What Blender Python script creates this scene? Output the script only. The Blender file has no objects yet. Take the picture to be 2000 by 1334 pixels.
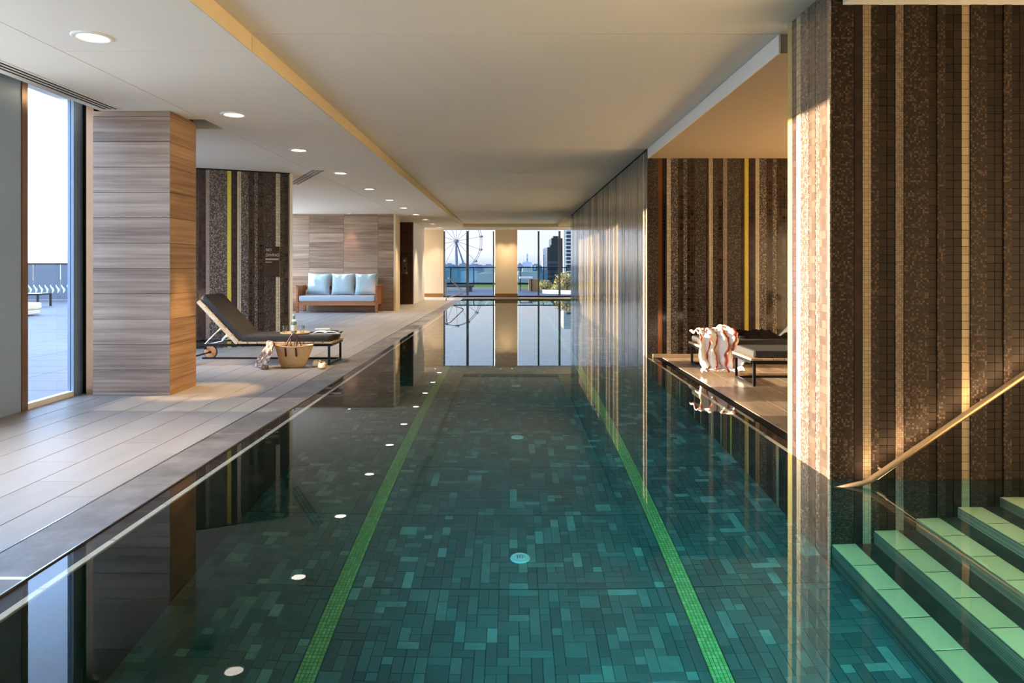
import bpy, bmesh, math, random
from mathutils import Vector, Matrix, noise as mnoise

# ------------------------------------------------------------------ camera / world / lights
scn = bpy.context.scene
COL = scn.collection
PI = math.pi
EYE = 1.25                     # metres above the water

cam_d = bpy.data.cameras.new('camera')
cam_d.sensor_width = 36.0
cam_d.lens = 25.2
cam_d.shift_y = -0.0725
cam_d.clip_end = 4000
cam_o = bpy.data.objects.new('camera', cam_d)
cam_o.location = (0, 0, EYE)
cam_o.rotation_euler = (PI / 2, 0, 0)
COL.objects.link(cam_o)
scn.camera = cam_o

scn.view_settings.view_transform = 'Standard'
scn.view_settings.look = 'None'
scn.view_settings.gamma = 1.0
scn.view_settings.exposure = 1.25
scn.view_settings.use_curve_mapping = False
try:
    cy = scn.cycles
    cy.use_denoising = True
    cy.max_bounces = 12
    cy.diffuse_bounces = 6
    cy.glossy_bounces = 5
    cy.transmission_bounces = 10
    cy.transparent_max_bounces = 12
    cy.sample_clamp_indirect = 4.0
    cy.caustics_reflective = False
    cy.caustics_refractive = True
    cy.blur_glossy = 0.5
except Exception:
    pass

SUN_TRAVEL = Vector((1.0, -0.038, -0.092)).normalized()
SUN_E = 18.0
SKY = 1.7


def build_world():
    w = bpy.data.worlds.new('world')
    scn.world = w
    w.use_nodes = True
    nt = w.node_tree
    nt.nodes.clear()
    N, L = nt.nodes.new, nt.links.new
    out = N('ShaderNodeOutputWorld')
    bg = N('ShaderNodeBackground')
    tc = N('ShaderNodeTexCoord')
    sep = N('ShaderNodeSeparateXYZ')
    L(tc.outputs['Generated'], sep.inputs[0])
    rmp = N('ShaderNodeValToRGB')
    cr = rmp.color_ramp
    stops = [(0.0, (0.55, 0.58, 0.62)), (0.02, (1.02, 0.97, 0.90)), (0.07, (1.0, 0.98, 0.96)),
             (0.14, (0.66, 0.86, 1.08)), (0.3, (0.88, 1.30, 2.02)), (0.6, (0.66, 0.98, 1.52)), (1.0, (0.44, 0.66, 1.04))]
    cr.elements[0].position = stops[0][0]
    cr.elements[1].position = stops[-1][0]
    for p, c in stops[1:-1]:
        cr.elements.new(p)
    for e, (p, c) in zip(cr.elements, stops):
        e.color = (*c, 1)
    L(sep.outputs['Z'], rmp.inputs[0])
    # thin streaky cloud
    mp = N('ShaderNodeMapping')
    mp.inputs['Scale'].default_value = (2.0, 2.0, 9.0)
    L(tc.outputs['Generated'], mp.inputs[0])
    nz = N('ShaderNodeTexNoise')
    nz.inputs['Scale'].default_value = 1.6
    nz.inputs['Detail'].default_value = 4
    L(mp.outputs[0], nz.inputs['Vector'])
    cl = N('ShaderNodeMapRange')
    cl.inputs['From Min'].default_value = 0.45
    cl.inputs['From Max'].default_value = 0.7
    cl.inputs['To Max'].default_value = 0.75
    L(nz.outputs['Fac'], cl.inputs['Value'])
    mix = N('ShaderNodeMix')
    mix.data_type = 'RGBA'
    L(cl.outputs[0], mix.inputs[0])
    L(rmp.outputs[0], mix.inputs[6])
    mix.inputs[7].default_value = (0.95, 0.97, 1.0, 1)
    # the sky is brighter towards the low sun
    dot = N('ShaderNodeVectorMath')
    dot.operation = 'DOT_PRODUCT'
    dot.inputs[1].default_value = -SUN_TRAVEL
    L(tc.outputs['Generated'], dot.inputs[0])
    mx = N('ShaderNodeMapRange')
    mx.inputs['From Min'].default_value = -0.2
    mx.inputs['From Max'].default_value = 1.0
    mx.inputs['To Min'].default_value = 1.0
    mx.inputs['To Max'].default_value = 2.5
    L(dot.outputs['Value'], mx.inputs['Value'])
    mul = N('ShaderNodeMath')
    mul.operation = 'MULTIPLY'
    mul.inputs[1].default_value = SKY
    L(mx.outputs[0], mul.inputs[0])
    L(mix.outputs[2], bg.inputs['Color'])
    L(mul.outputs[0], bg.inputs['Strength'])
    L(bg.outputs[0], out.inputs[0])


build_world()

sun_d = bpy.data.lights.new('sun', 'SUN')
sun_d.energy = SUN_E
sun_d.color = (1.0, 0.81, 0.58)
sun_d.angle = 0.009
sun_o = bpy.data.objects.new('sun', sun_d)
sun_o.rotation_euler = SUN_TRAVEL.to_track_quat('-Z', 'Y').to_euler()
sun_o.location = (-20, 8, 6)
COL.objects.link(sun_o)


def spot(name, loc, aim, watts, color, angle, blend=0.6, radius=0.06, parent=None):
    d = bpy.data.lights.new(name, 'SPOT')
    d.energy = watts
    d.color = color
    d.spot_size = math.radians(angle)
    d.spot_blend = blend
    d.shadow_soft_size = radius
    o = bpy.data.objects.new(name, d)
    o.location = loc
    o.rotation_euler = (Vector(aim) - Vector(loc)).to_track_quat('-Z', 'Y').to_euler()
    COL.objects.link(o)
    if parent is not None:
        o.parent = parent
        o.matrix_parent_inverse = Matrix.Translation(parent.location).inverted()
    return o


def area(name, loc, aim, watts, color, sx, sy=None, spread=180, parent=None):
    d = bpy.data.lights.new(name, 'AREA')
    d.energy = watts
    d.color = color
    d.shape = 'RECTANGLE' if sy else 'SQUARE'
    d.size = sx
    if sy:
        d.size_y = sy
    d.spread = math.radians(spread)
    o = bpy.data.objects.new(name, d)
    o.location = loc
    o.rotation_euler = (Vector(aim) - Vector(loc)).to_track_quat('-Z', 'Y').to_euler()
    COL.objects.link(o)
    if parent is not None:
        o.parent = parent
        o.matrix_parent_inverse = Matrix.Translation(parent.location).inverted()
    return o


# ------------------------------------------------------------------ mesh helpers
class MB:
    """collects shapes; build() links them as one mesh object"""

    def __init__(self):
        self.v, self.f, self.smooth = [], [], []

    def add(self, vs, fs, smooth=False):
        n = len(self.v)
        self.v += [tuple(p) for p in vs]
        self.f += [tuple(i + n for i in f) for f in fs]
        self.smooth += [smooth] * len(fs)
        return self

    def box(self, x0, x1, y0, y1, z0, z1):
        vs = [(x, y, z) for x in (x0, x1) for y in (y0, y1) for z in (z0, z1)]
        return self.add(vs, [(0, 1, 3, 2), (4, 6, 7, 5), (0, 4, 5, 1), (2, 3, 7, 6), (0, 2, 6, 4), (1, 5, 7, 3)])

    def cbox(self, x0, x1, y0, y1, z0, z1, b=0.01):
        """box with chamfered edges"""
        bm = bmesh.new()
        bmesh.ops.create_cube(bm, size=1)
        for v in bm.verts:
            v.co = (x0 + (v.co.x + .5) * (x1 - x0), y0 + (v.co.y + .5) * (y1 - y0), z0 + (v.co.z + .5) * (z1 - z0))
        bmesh.ops.bevel(bm, geom=bm.edges[:], offset=b, segments=2, affect='EDGES', profile=.6)
        bm.verts.index_update()
        vs = [v.co.copy() for v in bm.verts]
        fs = [[v.index for v in f.verts] for f in bm.faces]
        bm.free()
        return self.add(vs, fs, False)

    def topped(self, x0, x1, y0, y1, z0, z1, b=0.002):
        """a tile: chamfered upper edge, no bottom (9 faces)"""
        vs = [(x0, y0, z0), (x1, y0, z0), (x1, y1, z0), (x0, y1, z0),
              (x0, y0, z1 - b), (x1, y0, z1 - b), (x1, y1, z1 - b), (x0, y1, z1 - b),
              (x0 + b, y0 + b, z1), (x1 - b, y0 + b, z1), (x1 - b, y1 - b, z1), (x0 + b, y1 - b, z1)]
        fs = [(0, 1, 5, 4), (1, 2, 6, 5), (2, 3, 7, 6), (3, 0, 4, 7),
              (4, 5, 9, 8), (5, 6, 10, 9), (6, 7, 11, 10), (7, 4, 8, 11), (8, 9, 10, 11)]
        return self.add(vs, fs)

    def prism(self, pts, z0, z1):
        n = len(pts)
        vs = [(x, y, z0) for x, y in pts] + [(x, y, z1) for x, y in pts]
        fs = [tuple(range(n))[::-1], tuple(range(n, 2 * n))]
        fs += [(i, (i + 1) % n, n + (i + 1) % n, n + i) for i in range(n)]
        return self.add(vs, fs)

    def beam(self, a, b, w, h=None, up=(0, 0, 1)):
        """rectangular bar from a to b"""
        h = h or w
        a, b = Vector(a), Vector(b)
        d = (b - a).normalized()
        up = Vector(up)
        if abs(d.dot(up)) > .98:
            up = Vector((0, 1, 0))
        s = d.cross(up).normalized()
        u = s.cross(d).normalized()
        vs = [p + s * (w / 2 * i) + u * (h / 2 * j) for p in (a, b) for i, j in ((-1, -1), (1, -1), (1, 1), (-1, 1))]
        return self.add(vs, [(3, 2, 1, 0), (4, 5, 6, 7), (0, 1, 5, 4), (1, 2, 6, 5), (2, 3, 7, 6), (3, 0, 4, 7)])

    def tube(self, pts, r, n=8, cap=True):
        pts = [Vector(p) for p in pts]
        rs = r if isinstance(r, (list, tuple)) else [r] * len(pts)
        vs, fs = [], []
        s = None
        for i, p in enumerate(pts):
            d = (pts[min(i + 1, len(pts) - 1)] - pts[max(i - 1, 0)]).normalized()
            if s is None:
                up = Vector((0, 0, 1)) if abs(d.z) < .95 else Vector((0, 1, 0))
                s = d.cross(up).normalized()
            else:
                s = (s - d * s.dot(d)).normalized()
            u = s.cross(d)
            for k in range(n):
                a = 2 * PI * k / n
                vs.append(p + s * math.cos(a) * rs[i] + u * math.sin(a) * rs[i])
        for i in range(len(pts) - 1):
            for k in range(n):
                fs.append((i * n + k, i * n + (k + 1) % n, (i + 1) * n + (k + 1) % n, (i + 1) * n + k))
        self.add(vs, fs, True)
        if cap:
            m = len(self.v) - len(vs)
            self.f += [tuple(m + k for k in range(n))[::-1], tuple(m + (len(pts) - 1) * n + k for k in range(n))]
            self.smooth += [False, False]
        return self

    def lathe(self, prof, n=24, c=(0, 0, 0)):
        vs, fs = [], []
        for r, z in prof:
            for k in range(n):
                a = 2 * PI * k / n
                vs.append((c[0] + r * math.cos(a), c[1] + r * math.sin(a), c[2] + z))
        for i in range(len(prof) - 1):
            for k in range(n):
                fs.append((i * n + k, i * n + (k + 1) % n, (i + 1) * n + (k + 1) % n, (i + 1) * n + k))
        return self.add(vs, fs, True)

    def grid(self, fn, nu, nv, smooth=True, flip=False):
        vs = [fn(i / nu, j / nv) for i in range(nu + 1) for j in range(nv + 1)]
        fs = []
        for i in range(nu):
            for j in range(nv):
                q = (i * (nv + 1) + j, (i + 1) * (nv + 1) + j, (i + 1) * (nv + 1) + j + 1, i * (nv + 1) + j + 1)
                fs.append(q[::-1] if flip else q)
        return self.add(vs, fs, smooth)

    def xf(self, m):
        self.v = [tuple(m @ Vector(p)) for p in self.v]
        return self

    def mesh(self, name):
        me = bpy.data.meshes.new(name)
        me.from_pydata(self.v, [], self.f)
        me.polygons.foreach_set('use_smooth', self.smooth)
        me.update()
        return me

    def build(self, name, mat=None, parent=None, loc=None):
        me = self.mesh(name)
        if mat:
            me.materials.append(mat)
        return link(name, me, parent, loc)


def link(name, me, parent=None, loc=None, rot=None):
    o = bpy.data.objects.new(name, me)
    COL.objects.link(o)
    if parent is not None:
        o.parent = parent
    if loc is not None:
        o.location = loc
    if rot is not None:
        o.rotation_euler = rot
    return o


def tag(o, label=None, cat=None, group=None, kind=None):
    for k, v in (('label', label), ('category', cat), ('group', group), ('kind', kind)):
        if v:
            o[k] = v
    return o


def thing(name, label, cat, loc=(0, 0, 0), rz=0.0, group=None):
    o = bpy.data.objects.new(name, None)
    o.empty_display_size = .1
    COL.objects.link(o)
    o.location = loc
    o.rotation_euler = (0, 0, rz)
    return tag(o, label, cat, group)


def struct(name, mb, mat, label=None, parent=None, loc=None, rz=0.0):
    o = mb.build(name, mat, parent, loc)
    o.rotation_euler = (0, 0, rz)
    if parent is None:
        tag(o, label, None, None, 'structure')
    return o


def copy_tree(o, parent=None):
    c = o.copy()
    COL.objects.link(c)
    if parent is not None:
        c.parent = parent
    for ch in list(o.children):
        copy_tree(ch, c)
    return c


# ------------------------------------------------------------------ materials
def lin(r, g, b):
    def f(c):
        c /= 255.0
        return c / 12.92 if c <= .04045 else ((c + .055) / 1.055) ** 2.4
    return (f(r), f(g), f(b), 1.0)


class NT:
    def __init__(self, name):
        self.m = bpy.data.materials.new(name)
        self.m.use_nodes = True
        self.t = self.m.node_tree
        self.t.nodes.clear()
        self.out = self.n('ShaderNodeOutputMaterial')

    def n(self, typ, **kw):
        x = self.t.nodes.new(typ)
        for k, v in kw.items():
            setattr(x, k, v)
        return x

    def l(self, a, b):
        self.t.links.new(a, b)

    def math(self, op, a, b=None, c=None):
        x = self.n('ShaderNodeMath', operation=op)
        for i, q in enumerate((a, b, c)):
            if q is None:
                continue
            if isinstance(q, (int, float)):
                x.inputs[i].default_value = q
            else:
                self.l(q, x.inputs[i])
        return x.outputs[0]

    def ramp(self, fac, stops, interp='LINEAR'):
        x = self.n('ShaderNodeValToRGB')
        cr = x.color_ramp
        cr.interpolation = interp
        cr.elements[0].position = stops[0][0]
        cr.elements[1].position = stops[-1][0]
        for p, _ in stops[1:-1]:
            cr.elements.new(p)
        for e, (p, c) in zip(cr.elements, stops):
            e.color = c
        self.l(fac, x.inputs[0])
        return x.outputs[0]

    def mix(self, fac, a, b, mode='MIX'):
        x = self.n('ShaderNodeMix', data_type='RGBA', blend_type=mode)
        for i, q in ((0, fac), (6, a), (7, b)):
            if isinstance(q, (int, float)):
                x.inputs[i].default_value = q
            elif isinstance(q, (tuple, list)):
                x.inputs[i].default_value = q
            else:
                self.l(q, x.inputs[i])
        return x.outputs[2]

    def coord(self, scale=(1, 1, 1), kind='Object', jitter=False):
        tc = self.n('ShaderNodeTexCoord')
        v = tc.outputs[kind]
        if jitter:
            oi = self.n('ShaderNodeObjectInfo')
            m = self.math('MULTIPLY', oi.outputs['Random'], 37.0)
            ad = self.n('ShaderNodeVectorMath', operation='ADD')
            self.l(v, ad.inputs[0])
            self.l(m, ad.inputs[1])
            v = ad.outputs[0]
        mp = self.n('ShaderNodeMapping')
        mp.inputs['Scale'].default_value = scale
        self.l(v, mp.inputs[0])
        return mp.outputs[0]

    def noise(self, vec, scale, detail=4, rough=.5):
        x = self.n('ShaderNodeTexNoise')
        x.inputs['Scale'].default_value = scale
        x.inputs['Detail'].default_value = detail
        x.inputs['Roughness'].default_value = rough
        self.l(vec, x.inputs['Vector'])
        return x.outputs['Fac']

    def rand(self):
        """a number for each object and each loose piece of a joined mesh"""
        oi = self.n('ShaderNodeObjectInfo')
        g = self.n('ShaderNodeNewGeometry')
        return self.math('FRACT', self.math('ADD', oi.outputs['Random'], g.outputs['Random Per Island']))

    def bump(self, h, strength=.2, dist=.01):
        b = self.n('ShaderNodeBump')
        b.inputs['Strength'].default_value = strength
        b.inputs['Distance'].default_value = dist
        self.l(h, b.inputs['Height'])
        return b.outputs[0]

    def bsdf(self, col, rough=.5, spec=.5, metal=0, nrm=None, coat=0, **kw):
        p = self.n('ShaderNodeBsdfPrincipled')
        for key, q in (('Base Color', col), ('Roughness', rough), ('Metallic', metal), ('Specular IOR Level', spec), ('Coat Weight', coat)):
            if isinstance(q, (int, float, tuple, list)):
                p.inputs[key].default_value = q
            else:
                self.l(q, p.inputs[key])
        if nrm is not None:
            self.l(nrm, p.inputs['Normal'])
        for k, v in kw.items():
            p.inputs[k.replace('_', ' ')].default_value = v
        self.l(p.outputs[0], self.out.inputs[0])
        return self.m


def plain(name, rgb, rough=.5, spec=.5, metal=0, var=.06, scale=8, bump=0, coat=0, stretch=(1, 1, 1)):
    m = NT(name)
    c = lin(*rgb)
    f = m.noise(m.coord(stretch), scale)
    lo = tuple(x * (1 - var) for x in c[:3]) + (1,)
    hi = tuple(min(1, x * (1 + var)) for x in c[:3]) + (1,)
    col = m.ramp(f, [(.3, lo), (.7, hi)])
    nrm = m.bump(m.noise(m.coord(stretch), scale * 8), bump, .005) if bump else None
    return m.bsdf(col, rough, spec, metal, nrm, coat)


def emit(name, rgb, s):
    m = NT(name)
    e = m.n('ShaderNodeEmission')
    e.inputs[0].default_value = (*rgb, 1)
    e.inputs[1].default_value = s
    m.l(e.outputs[0], m.out.inputs[0])
    return m.m


def woodgrain(name, stops, rough=.45, axis='x', spec=.4, fine=46.0, coat=0):
    """veined boards: the vein runs along the given local axis"""
    m = NT(name)
    sc = {'x': (.55, 1, 1), 'y': (1, .55, 1), 'z': (1, 1, .55)}[axis]
    st = {'x': (.35, 5, 7), 'y': (5, .35, 7), 'z': (5, 5, .35)}[axis]
    v = m.coord(st, jitter=True)
    a = m.noise(v, 2.2, 6, .62)
    st2 = tuple(q * (1 if q < 1 else 3.2) for q in st)
    b = m.noise(m.coord(st2, jitter=True), 2.0, 3, .5)
    f = m.math('ADD', m.math('MULTIPLY', a, .62), m.math('MULTIPLY', b, .38))
    r = m.rand()
    f = m.math('ADD', f, m.math('MULTIPLY', m.math('SUBTRACT', r, .5), .16))
    col = m.ramp(f, stops)
    return m.bsdf(col, rough, spec, 0, m.bump(b, .08, .004), coat)


def mosaic(name, tile, cols, grout, rough=.16, gw=.08, warp=.0, tile_z=None, spec=.5, coat=.0):
    """square tiles in the wall's own plane: local x along the wall, z up"""
    m = NT(name)
    tz = tile_z or tile
    tc = m.n('ShaderNodeTexCoord')
    sp = m.n('ShaderNodeSeparateXYZ')
    m.l(tc.outputs['Object'], sp.inputs[0])
    u = m.math('DIVIDE', sp.outputs[0], tile)
    v = m.math('DIVIDE', sp.outputs[2], tz)
    cb = m.n('ShaderNodeCombineXYZ')
    m.l(m.math('FLOOR', u), cb.inputs[0])
    m.l(m.math('FLOOR', v), cb.inputs[1])
    wn = m.n('ShaderNodeTexWhiteNoise')
    wn.noise_dimensions = '2D'
    m.l(cb.outputs[0], wn.inputs['Vector'])
    n = len(cols)
    col = m.ramp(wn.outputs['Value'], [(i / n, c) for i, c in enumerate(cols)] if n > 1 else [(0, cols[0]), (1, cols[0])], 'CONSTANT')

    def edge(x):
        fr = m.math('FRACT', x)
        d = m.math('MINIMUM', fr, m.math('SUBTRACT', 1.0, fr))
        return m.math('LESS_THAN', d, gw)
    g = m.math('MAXIMUM', edge(u), edge(v))
    colr = m.mix(g, col, grout)
    rg = m.math('ADD', m.math('MULTIPLY', g, .5), rough)
    nrm = m.bump(m.math('SUBTRACT', 1.0, g), .35, .002)
    return m.bsdf(colr, rg, spec, 0, nrm, coat)


M = {}
M['ceiling'] = plain('ceiling paint', (238, 231, 220), .8, .2, var=.012, scale=1.5)
M['ceil_edge'] = plain('ceiling edge paint', (236, 216, 178), .7, .2, var=.01)
M['plaster'] = plain('cream plaster', (226, 205, 172), .7, .3, var=.015, scale=2)
M['white'] = plain('white paint', (236, 234, 228), .6, .3, var=.01)
M['reveal'] = plain('dark shadow gap', (28, 24, 20), .8, .1, var=.02)
M['black'] = plain('black powder coated metal', (22, 22, 24), .38, .5, .4, var=.02)
M['bronze'] = plain('bronze anodised metal', (150, 118, 92), .34, .5, .85, var=.05)
M['mullion'] = plain('grey window mullion', (92, 96, 100), .5, .4, var=.02)
M['steel'] = plain('brushed steel', (200, 200, 200), .25, .5, 1.0, var=.03)
M['brass'] = plain('satin brass rail', (164, 138, 108), .34, .5, .8, var=.02)
M['blue_panel'] = plain('dark blue grey facade panel', (146, 168, 194), .35, .4, .0, var=.05, scale=.6)
M['skirt'] = woodgrain('skirting wood', [(.3, lin(120, 78, 36)), (.7, lin(160, 110, 58))])
M['stone'] = woodgrain('grey brown veined stone', [(.30, lin(108, 90, 80)), (.45, lin(150, 130, 116)), (.56, lin(172, 152, 136)), (.72, lin(196, 178, 160))], .42)
M['stone_side'] = M['stone']
M['sofa_panel'] = woodgrain('sofa wall veined board', [(.30, lin(108, 84, 66)), (.46, lin(146, 120, 100)), (.57, lin(166, 140, 118)), (.72, lin(192, 166, 142))], .32)
M['dark_wood'] = woodgrain('dark lift lobby board', [(.3, lin(62, 40, 24)), (.6, lin(96, 66, 42)), (.75, lin(116, 84, 56))], .4)
M['teak'] = woodgrain('oiled teak', [(.3, lin(150, 96, 56)), (.5, lin(188, 132, 84)), (.7, lin(214, 164, 114))], .5)
M['teak_pale'] = woodgrain('pale timber slat', [(.3, lin(186, 148, 108)), (.5, lin(214, 180, 138)), (.7, lin(232, 206, 168))], .55)
M['sofa_wood'] = woodgrain('sofa timber', [(.3, lin(122, 70, 38)), (.5, lin(160, 100, 58)), (.7, lin(190, 128, 80))], .45)
M['charcoal'] = plain('charcoal cushion fabric', (66, 62, 58), .9, .2, var=.12, scale=30, bump=.2)
M['blue_fabric'] = plain('pale blue woven fabric', (170, 188, 190), .92, .15, var=.08, scale=40, bump=.2)
M['seat_fabric'] = plain('grey blue seat fabric', (176, 184, 190), .92, .15, var=.06, scale=40, bump=.2)
M['leather'] = plain('dark brown leather', (78, 40, 26), .5, .4, var=.1)
M['paper'] = plain('white paper', (240, 238, 232), .6, .3, var=.02)
M['ink'] = plain('dark printed photograph', (52, 50, 54), .4, .4, var=.3, scale=20)
M['canvas'] = plain('pale canvas shoe', (238, 226, 200), .85, .2, var=.05, bump=.15)
M['rope_sole'] = plain('jute sole', (206, 168, 112), .9, .1, var=.12, scale=40, bump=.3)
M['pv_white'] = plain('white inlet plastic', (236, 240, 236), .4, .4, var=.01)
M['pv_grey'] = plain('grey inlet slot', (150, 158, 152), .5, .3, var=.02)
M['cream_trim'] = plain('cream pool trim tile', (230, 218, 188), .35, .5, var=.07, scale=3, stretch=(1, 9, 1))
M['lip'] = plain('dark pool lip tile', (62, 52, 42), .25, .5, var=.12, scale=6)
M['lip_right'] = M['lip']
M['concrete'] = plain('pool shell render', (100, 128, 122), .7, .3, var=.08)
M['garment'] = plain('black garment cloth', (34, 28, 28), .9, .2, var=.3, scale=14, bump=.2)
M['sign'] = plain('dark brown sign plate', (56, 42, 30), .35, .4, var=.03)
M['sign_ink'] = plain('pale sign lettering', (196, 178, 152), .5, .3, var=.01)
M['terrace'] = plain('terrace paving', (66, 72, 84), .55, .4, var=.06, scale=1.2)
M['grass'] = plain('short lawn', (104, 128, 44), .95, .1, var=.35, scale=18, bump=.5)
M['lamp'] = emit('downlight lens', (1.0, .93, .80), 5.0)
M['pool_fill_lamp'] = emit('pool fill lens', (.8, 1.0, .95), 2.0)
M['led'] = emit('handrail light strip', (1.0, .72, .42), .8)


def deck_mat():
    m = NT('pale deck tile')
    v = m.coord((3.2, .5, 1), jitter=True)
    a = m.noise(v, 3.0, 5, .6)
    r = m.rand()
    f = m.math('ADD', m.math('MULTIPLY', a, .8), m.math('MULTIPLY', r, .18))
    col = m.ramp(f, [(.25, lin(138, 130, 122)), (.5, lin(149, 141, 133)), (.8, lin(158, 150, 143))])
    return m.bsdf(col, m.math('ADD', m.math('MULTIPLY', a, .25), .34), .28, 0, m.bump(a, .05, .003))


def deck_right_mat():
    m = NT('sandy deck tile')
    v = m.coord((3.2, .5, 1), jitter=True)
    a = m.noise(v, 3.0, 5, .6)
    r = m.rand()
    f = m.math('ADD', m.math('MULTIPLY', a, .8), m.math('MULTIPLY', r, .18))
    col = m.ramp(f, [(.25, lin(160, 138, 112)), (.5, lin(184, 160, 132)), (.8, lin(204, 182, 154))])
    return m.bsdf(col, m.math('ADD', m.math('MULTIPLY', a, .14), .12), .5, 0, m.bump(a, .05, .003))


def grating_mat():
    m = NT('grey overflow grating')
    a = m.noise(m.coord(jitter=True), 3.5, 6, .65)
    b = m.noise(m.coord((60, 60, 1)), 3, 2)
    col = m.ramp(a, [(.3, lin(92, 86, 80)), (.52, lin(118, 110, 104)), (.72, lin(140, 132, 126))])
    return m.bsdf(col, .5, .4, 0, m.bump(b, .25, .004))


def pool_tile_mat():
    m = NT('green pool tile')
    r = m.rand()
    a = m.noise(m.coord(), 14, 4, .6)
    f = m.math('ADD', r, m.math('MULTIPLY', m.math('SUBTRACT', a, .5), .22))
    col = m.ramp(f, [(.0, lin(74, 100, 100)), (.45, lin(84, 112, 111)), (.8, lin(92, 122, 120)), (.92, lin(110, 142, 138)), (1.0, lin(138, 172, 164))])
    return m.bsdf(col, .4, .3)


def green_mat():
    m = NT('bright green lane tile')
    r = m.rand()
    col = m.ramp(r, [(0, lin(150, 192, 112)), (.6, lin(170, 206, 128)), (1, lin(196, 218, 150))])
    return m.bsdf(col, .35, .4)


def nosing_mat():
    m = NT('cream step edge tile')
    r = m.rand()
    a = m.noise(m.coord(), 6, 3)
    col = m.ramp(m.math('ADD', m.math('MULTIPLY', r, .5), m.math('MULTIPLY', a, .5)), [(.2, lin(216, 200, 150)), (.8, lin(236, 222, 174))])
    return m.bsdf(col, .5, .3)


def wall_tile_mat(name, cols, rough=.2, spec=.5):
    m = NT(name)
    r = m.rand()
    n = len(cols)
    col = m.ramp(r, [(i / (n - 1), c) for i, c in enumerate(cols)])
    return m.bsdf(col, rough, spec)


M['deck'] = deck_mat()
M['deck_right'] = deck_right_mat()
M['grating'] = grating_mat()
M['pool_tile'] = pool_tile_mat()
M['lane'] = green_mat()
M['nosing'] = nosing_mat()
BROWN = [lin(40, 28, 18), lin(50, 35, 23), lin(60, 43, 28), lin(44, 32, 23), lin(70, 52, 34), lin(54, 38, 26)]
SPECK = [lin(50, 38, 29), lin(62, 48, 38), lin(52, 41, 33), lin(76, 61, 48), lin(112, 94, 75), lin(56, 43, 33), lin(92, 75, 59), lin(44, 34, 27)]
GREYS = [lin(70, 60, 52), lin(92, 82, 72), lin(120, 108, 94), lin(62, 52, 46), lin(160, 144, 124), lin(84, 72, 62)]
PLUM = [lin(54, 38, 36), lin(64, 44, 42), lin(48, 34, 32)]
CREAM = [lin(190, 172, 140), lin(198, 182, 152), lin(182, 164, 134)]
YELL = [lin(206, 186, 66), lin(216, 196, 78), lin(198, 178, 60)]
PINK = [lin(146, 126, 112), lin(160, 142, 126), lin(134, 114, 102), lin(170, 152, 136)]
GROUT = lin(34, 27, 22)
U = 0.049
MS = {
    'brown': mosaic('large brown mosaic', U, BROWN, lin(66, 54, 42), .14, .03),
    'speckle': mosaic('speckled small mosaic', U / 4, SPECK, GROUT, .2, .07),
    'grey': mosaic('grey speckled small mosaic', U / 4, GREYS, GROUT, .2, .07),
    'plum': mosaic('plum mosaic', U, PLUM, GROUT, .14, .03),
    'cream50': mosaic('cream square mosaic', U, CREAM, lin(96, 80, 60), .2, .04),
    'cream25': mosaic('cream half mosaic', U / 2, CREAM, lin(112, 96, 74), .2, .07, tile_z=U / 2),
    'cream10': mosaic('fine cream mosaic', U / 4, PINK, lin(96, 82, 68), .2, .10),
    'yellow': mosaic('yellow mosaic', U / 4, YELL, lin(170, 150, 60), .2, .06),
    'copper': plain('copper coloured strip', (150, 96, 60), .2, .5, .6, var=.08),
    'dark': mosaic('very dark mosaic', U, [lin(28, 20, 16), lin(34, 25, 20), lin(24, 18, 14)], GROUT, .14, .03),
}
MSL = {k: v.copy() for k, v in MS.items()}
for v in MSL.values():
    p_ = next(n for n in v.node_tree.nodes if n.type == 'BSDF_PRINCIPLED')
    p_.inputs['Coat Weight'].default_value = 1.0
    p_.inputs['Coat Roughness'].default_value = .16
    p_.inputs['Coat IOR'].default_value = 1.5
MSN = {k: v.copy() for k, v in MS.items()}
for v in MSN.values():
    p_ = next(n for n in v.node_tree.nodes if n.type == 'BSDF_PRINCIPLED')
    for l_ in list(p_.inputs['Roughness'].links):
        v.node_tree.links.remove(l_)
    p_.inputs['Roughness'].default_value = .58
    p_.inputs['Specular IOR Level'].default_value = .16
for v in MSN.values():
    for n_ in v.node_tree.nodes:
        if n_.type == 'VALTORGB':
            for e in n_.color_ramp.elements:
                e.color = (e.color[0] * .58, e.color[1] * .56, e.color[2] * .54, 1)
M['wall_brown'] = wall_tile_mat('brown wall tile', [lin(26, 18, 11), lin(33, 23, 14), lin(38, 27, 17), lin(32, 23, 16), lin(46, 34, 23)], .55, .16)
M['wall_cream'] = wall_tile_mat('cream wall tile', [lin(158, 138, 104), lin(166, 146, 114), lin(150, 130, 98)], .55, .2)
M['riser'] = mosaic('step riser mosaic', U / 2, [lin(120, 120, 104), lin(140, 140, 122), lin(104, 106, 92), lin(156, 154, 136)], GROUT, .3, .07)
M['tread'] = plain('dark step tread tile', (60, 66, 58), .5, .3, var=.2, scale=10)


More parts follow.
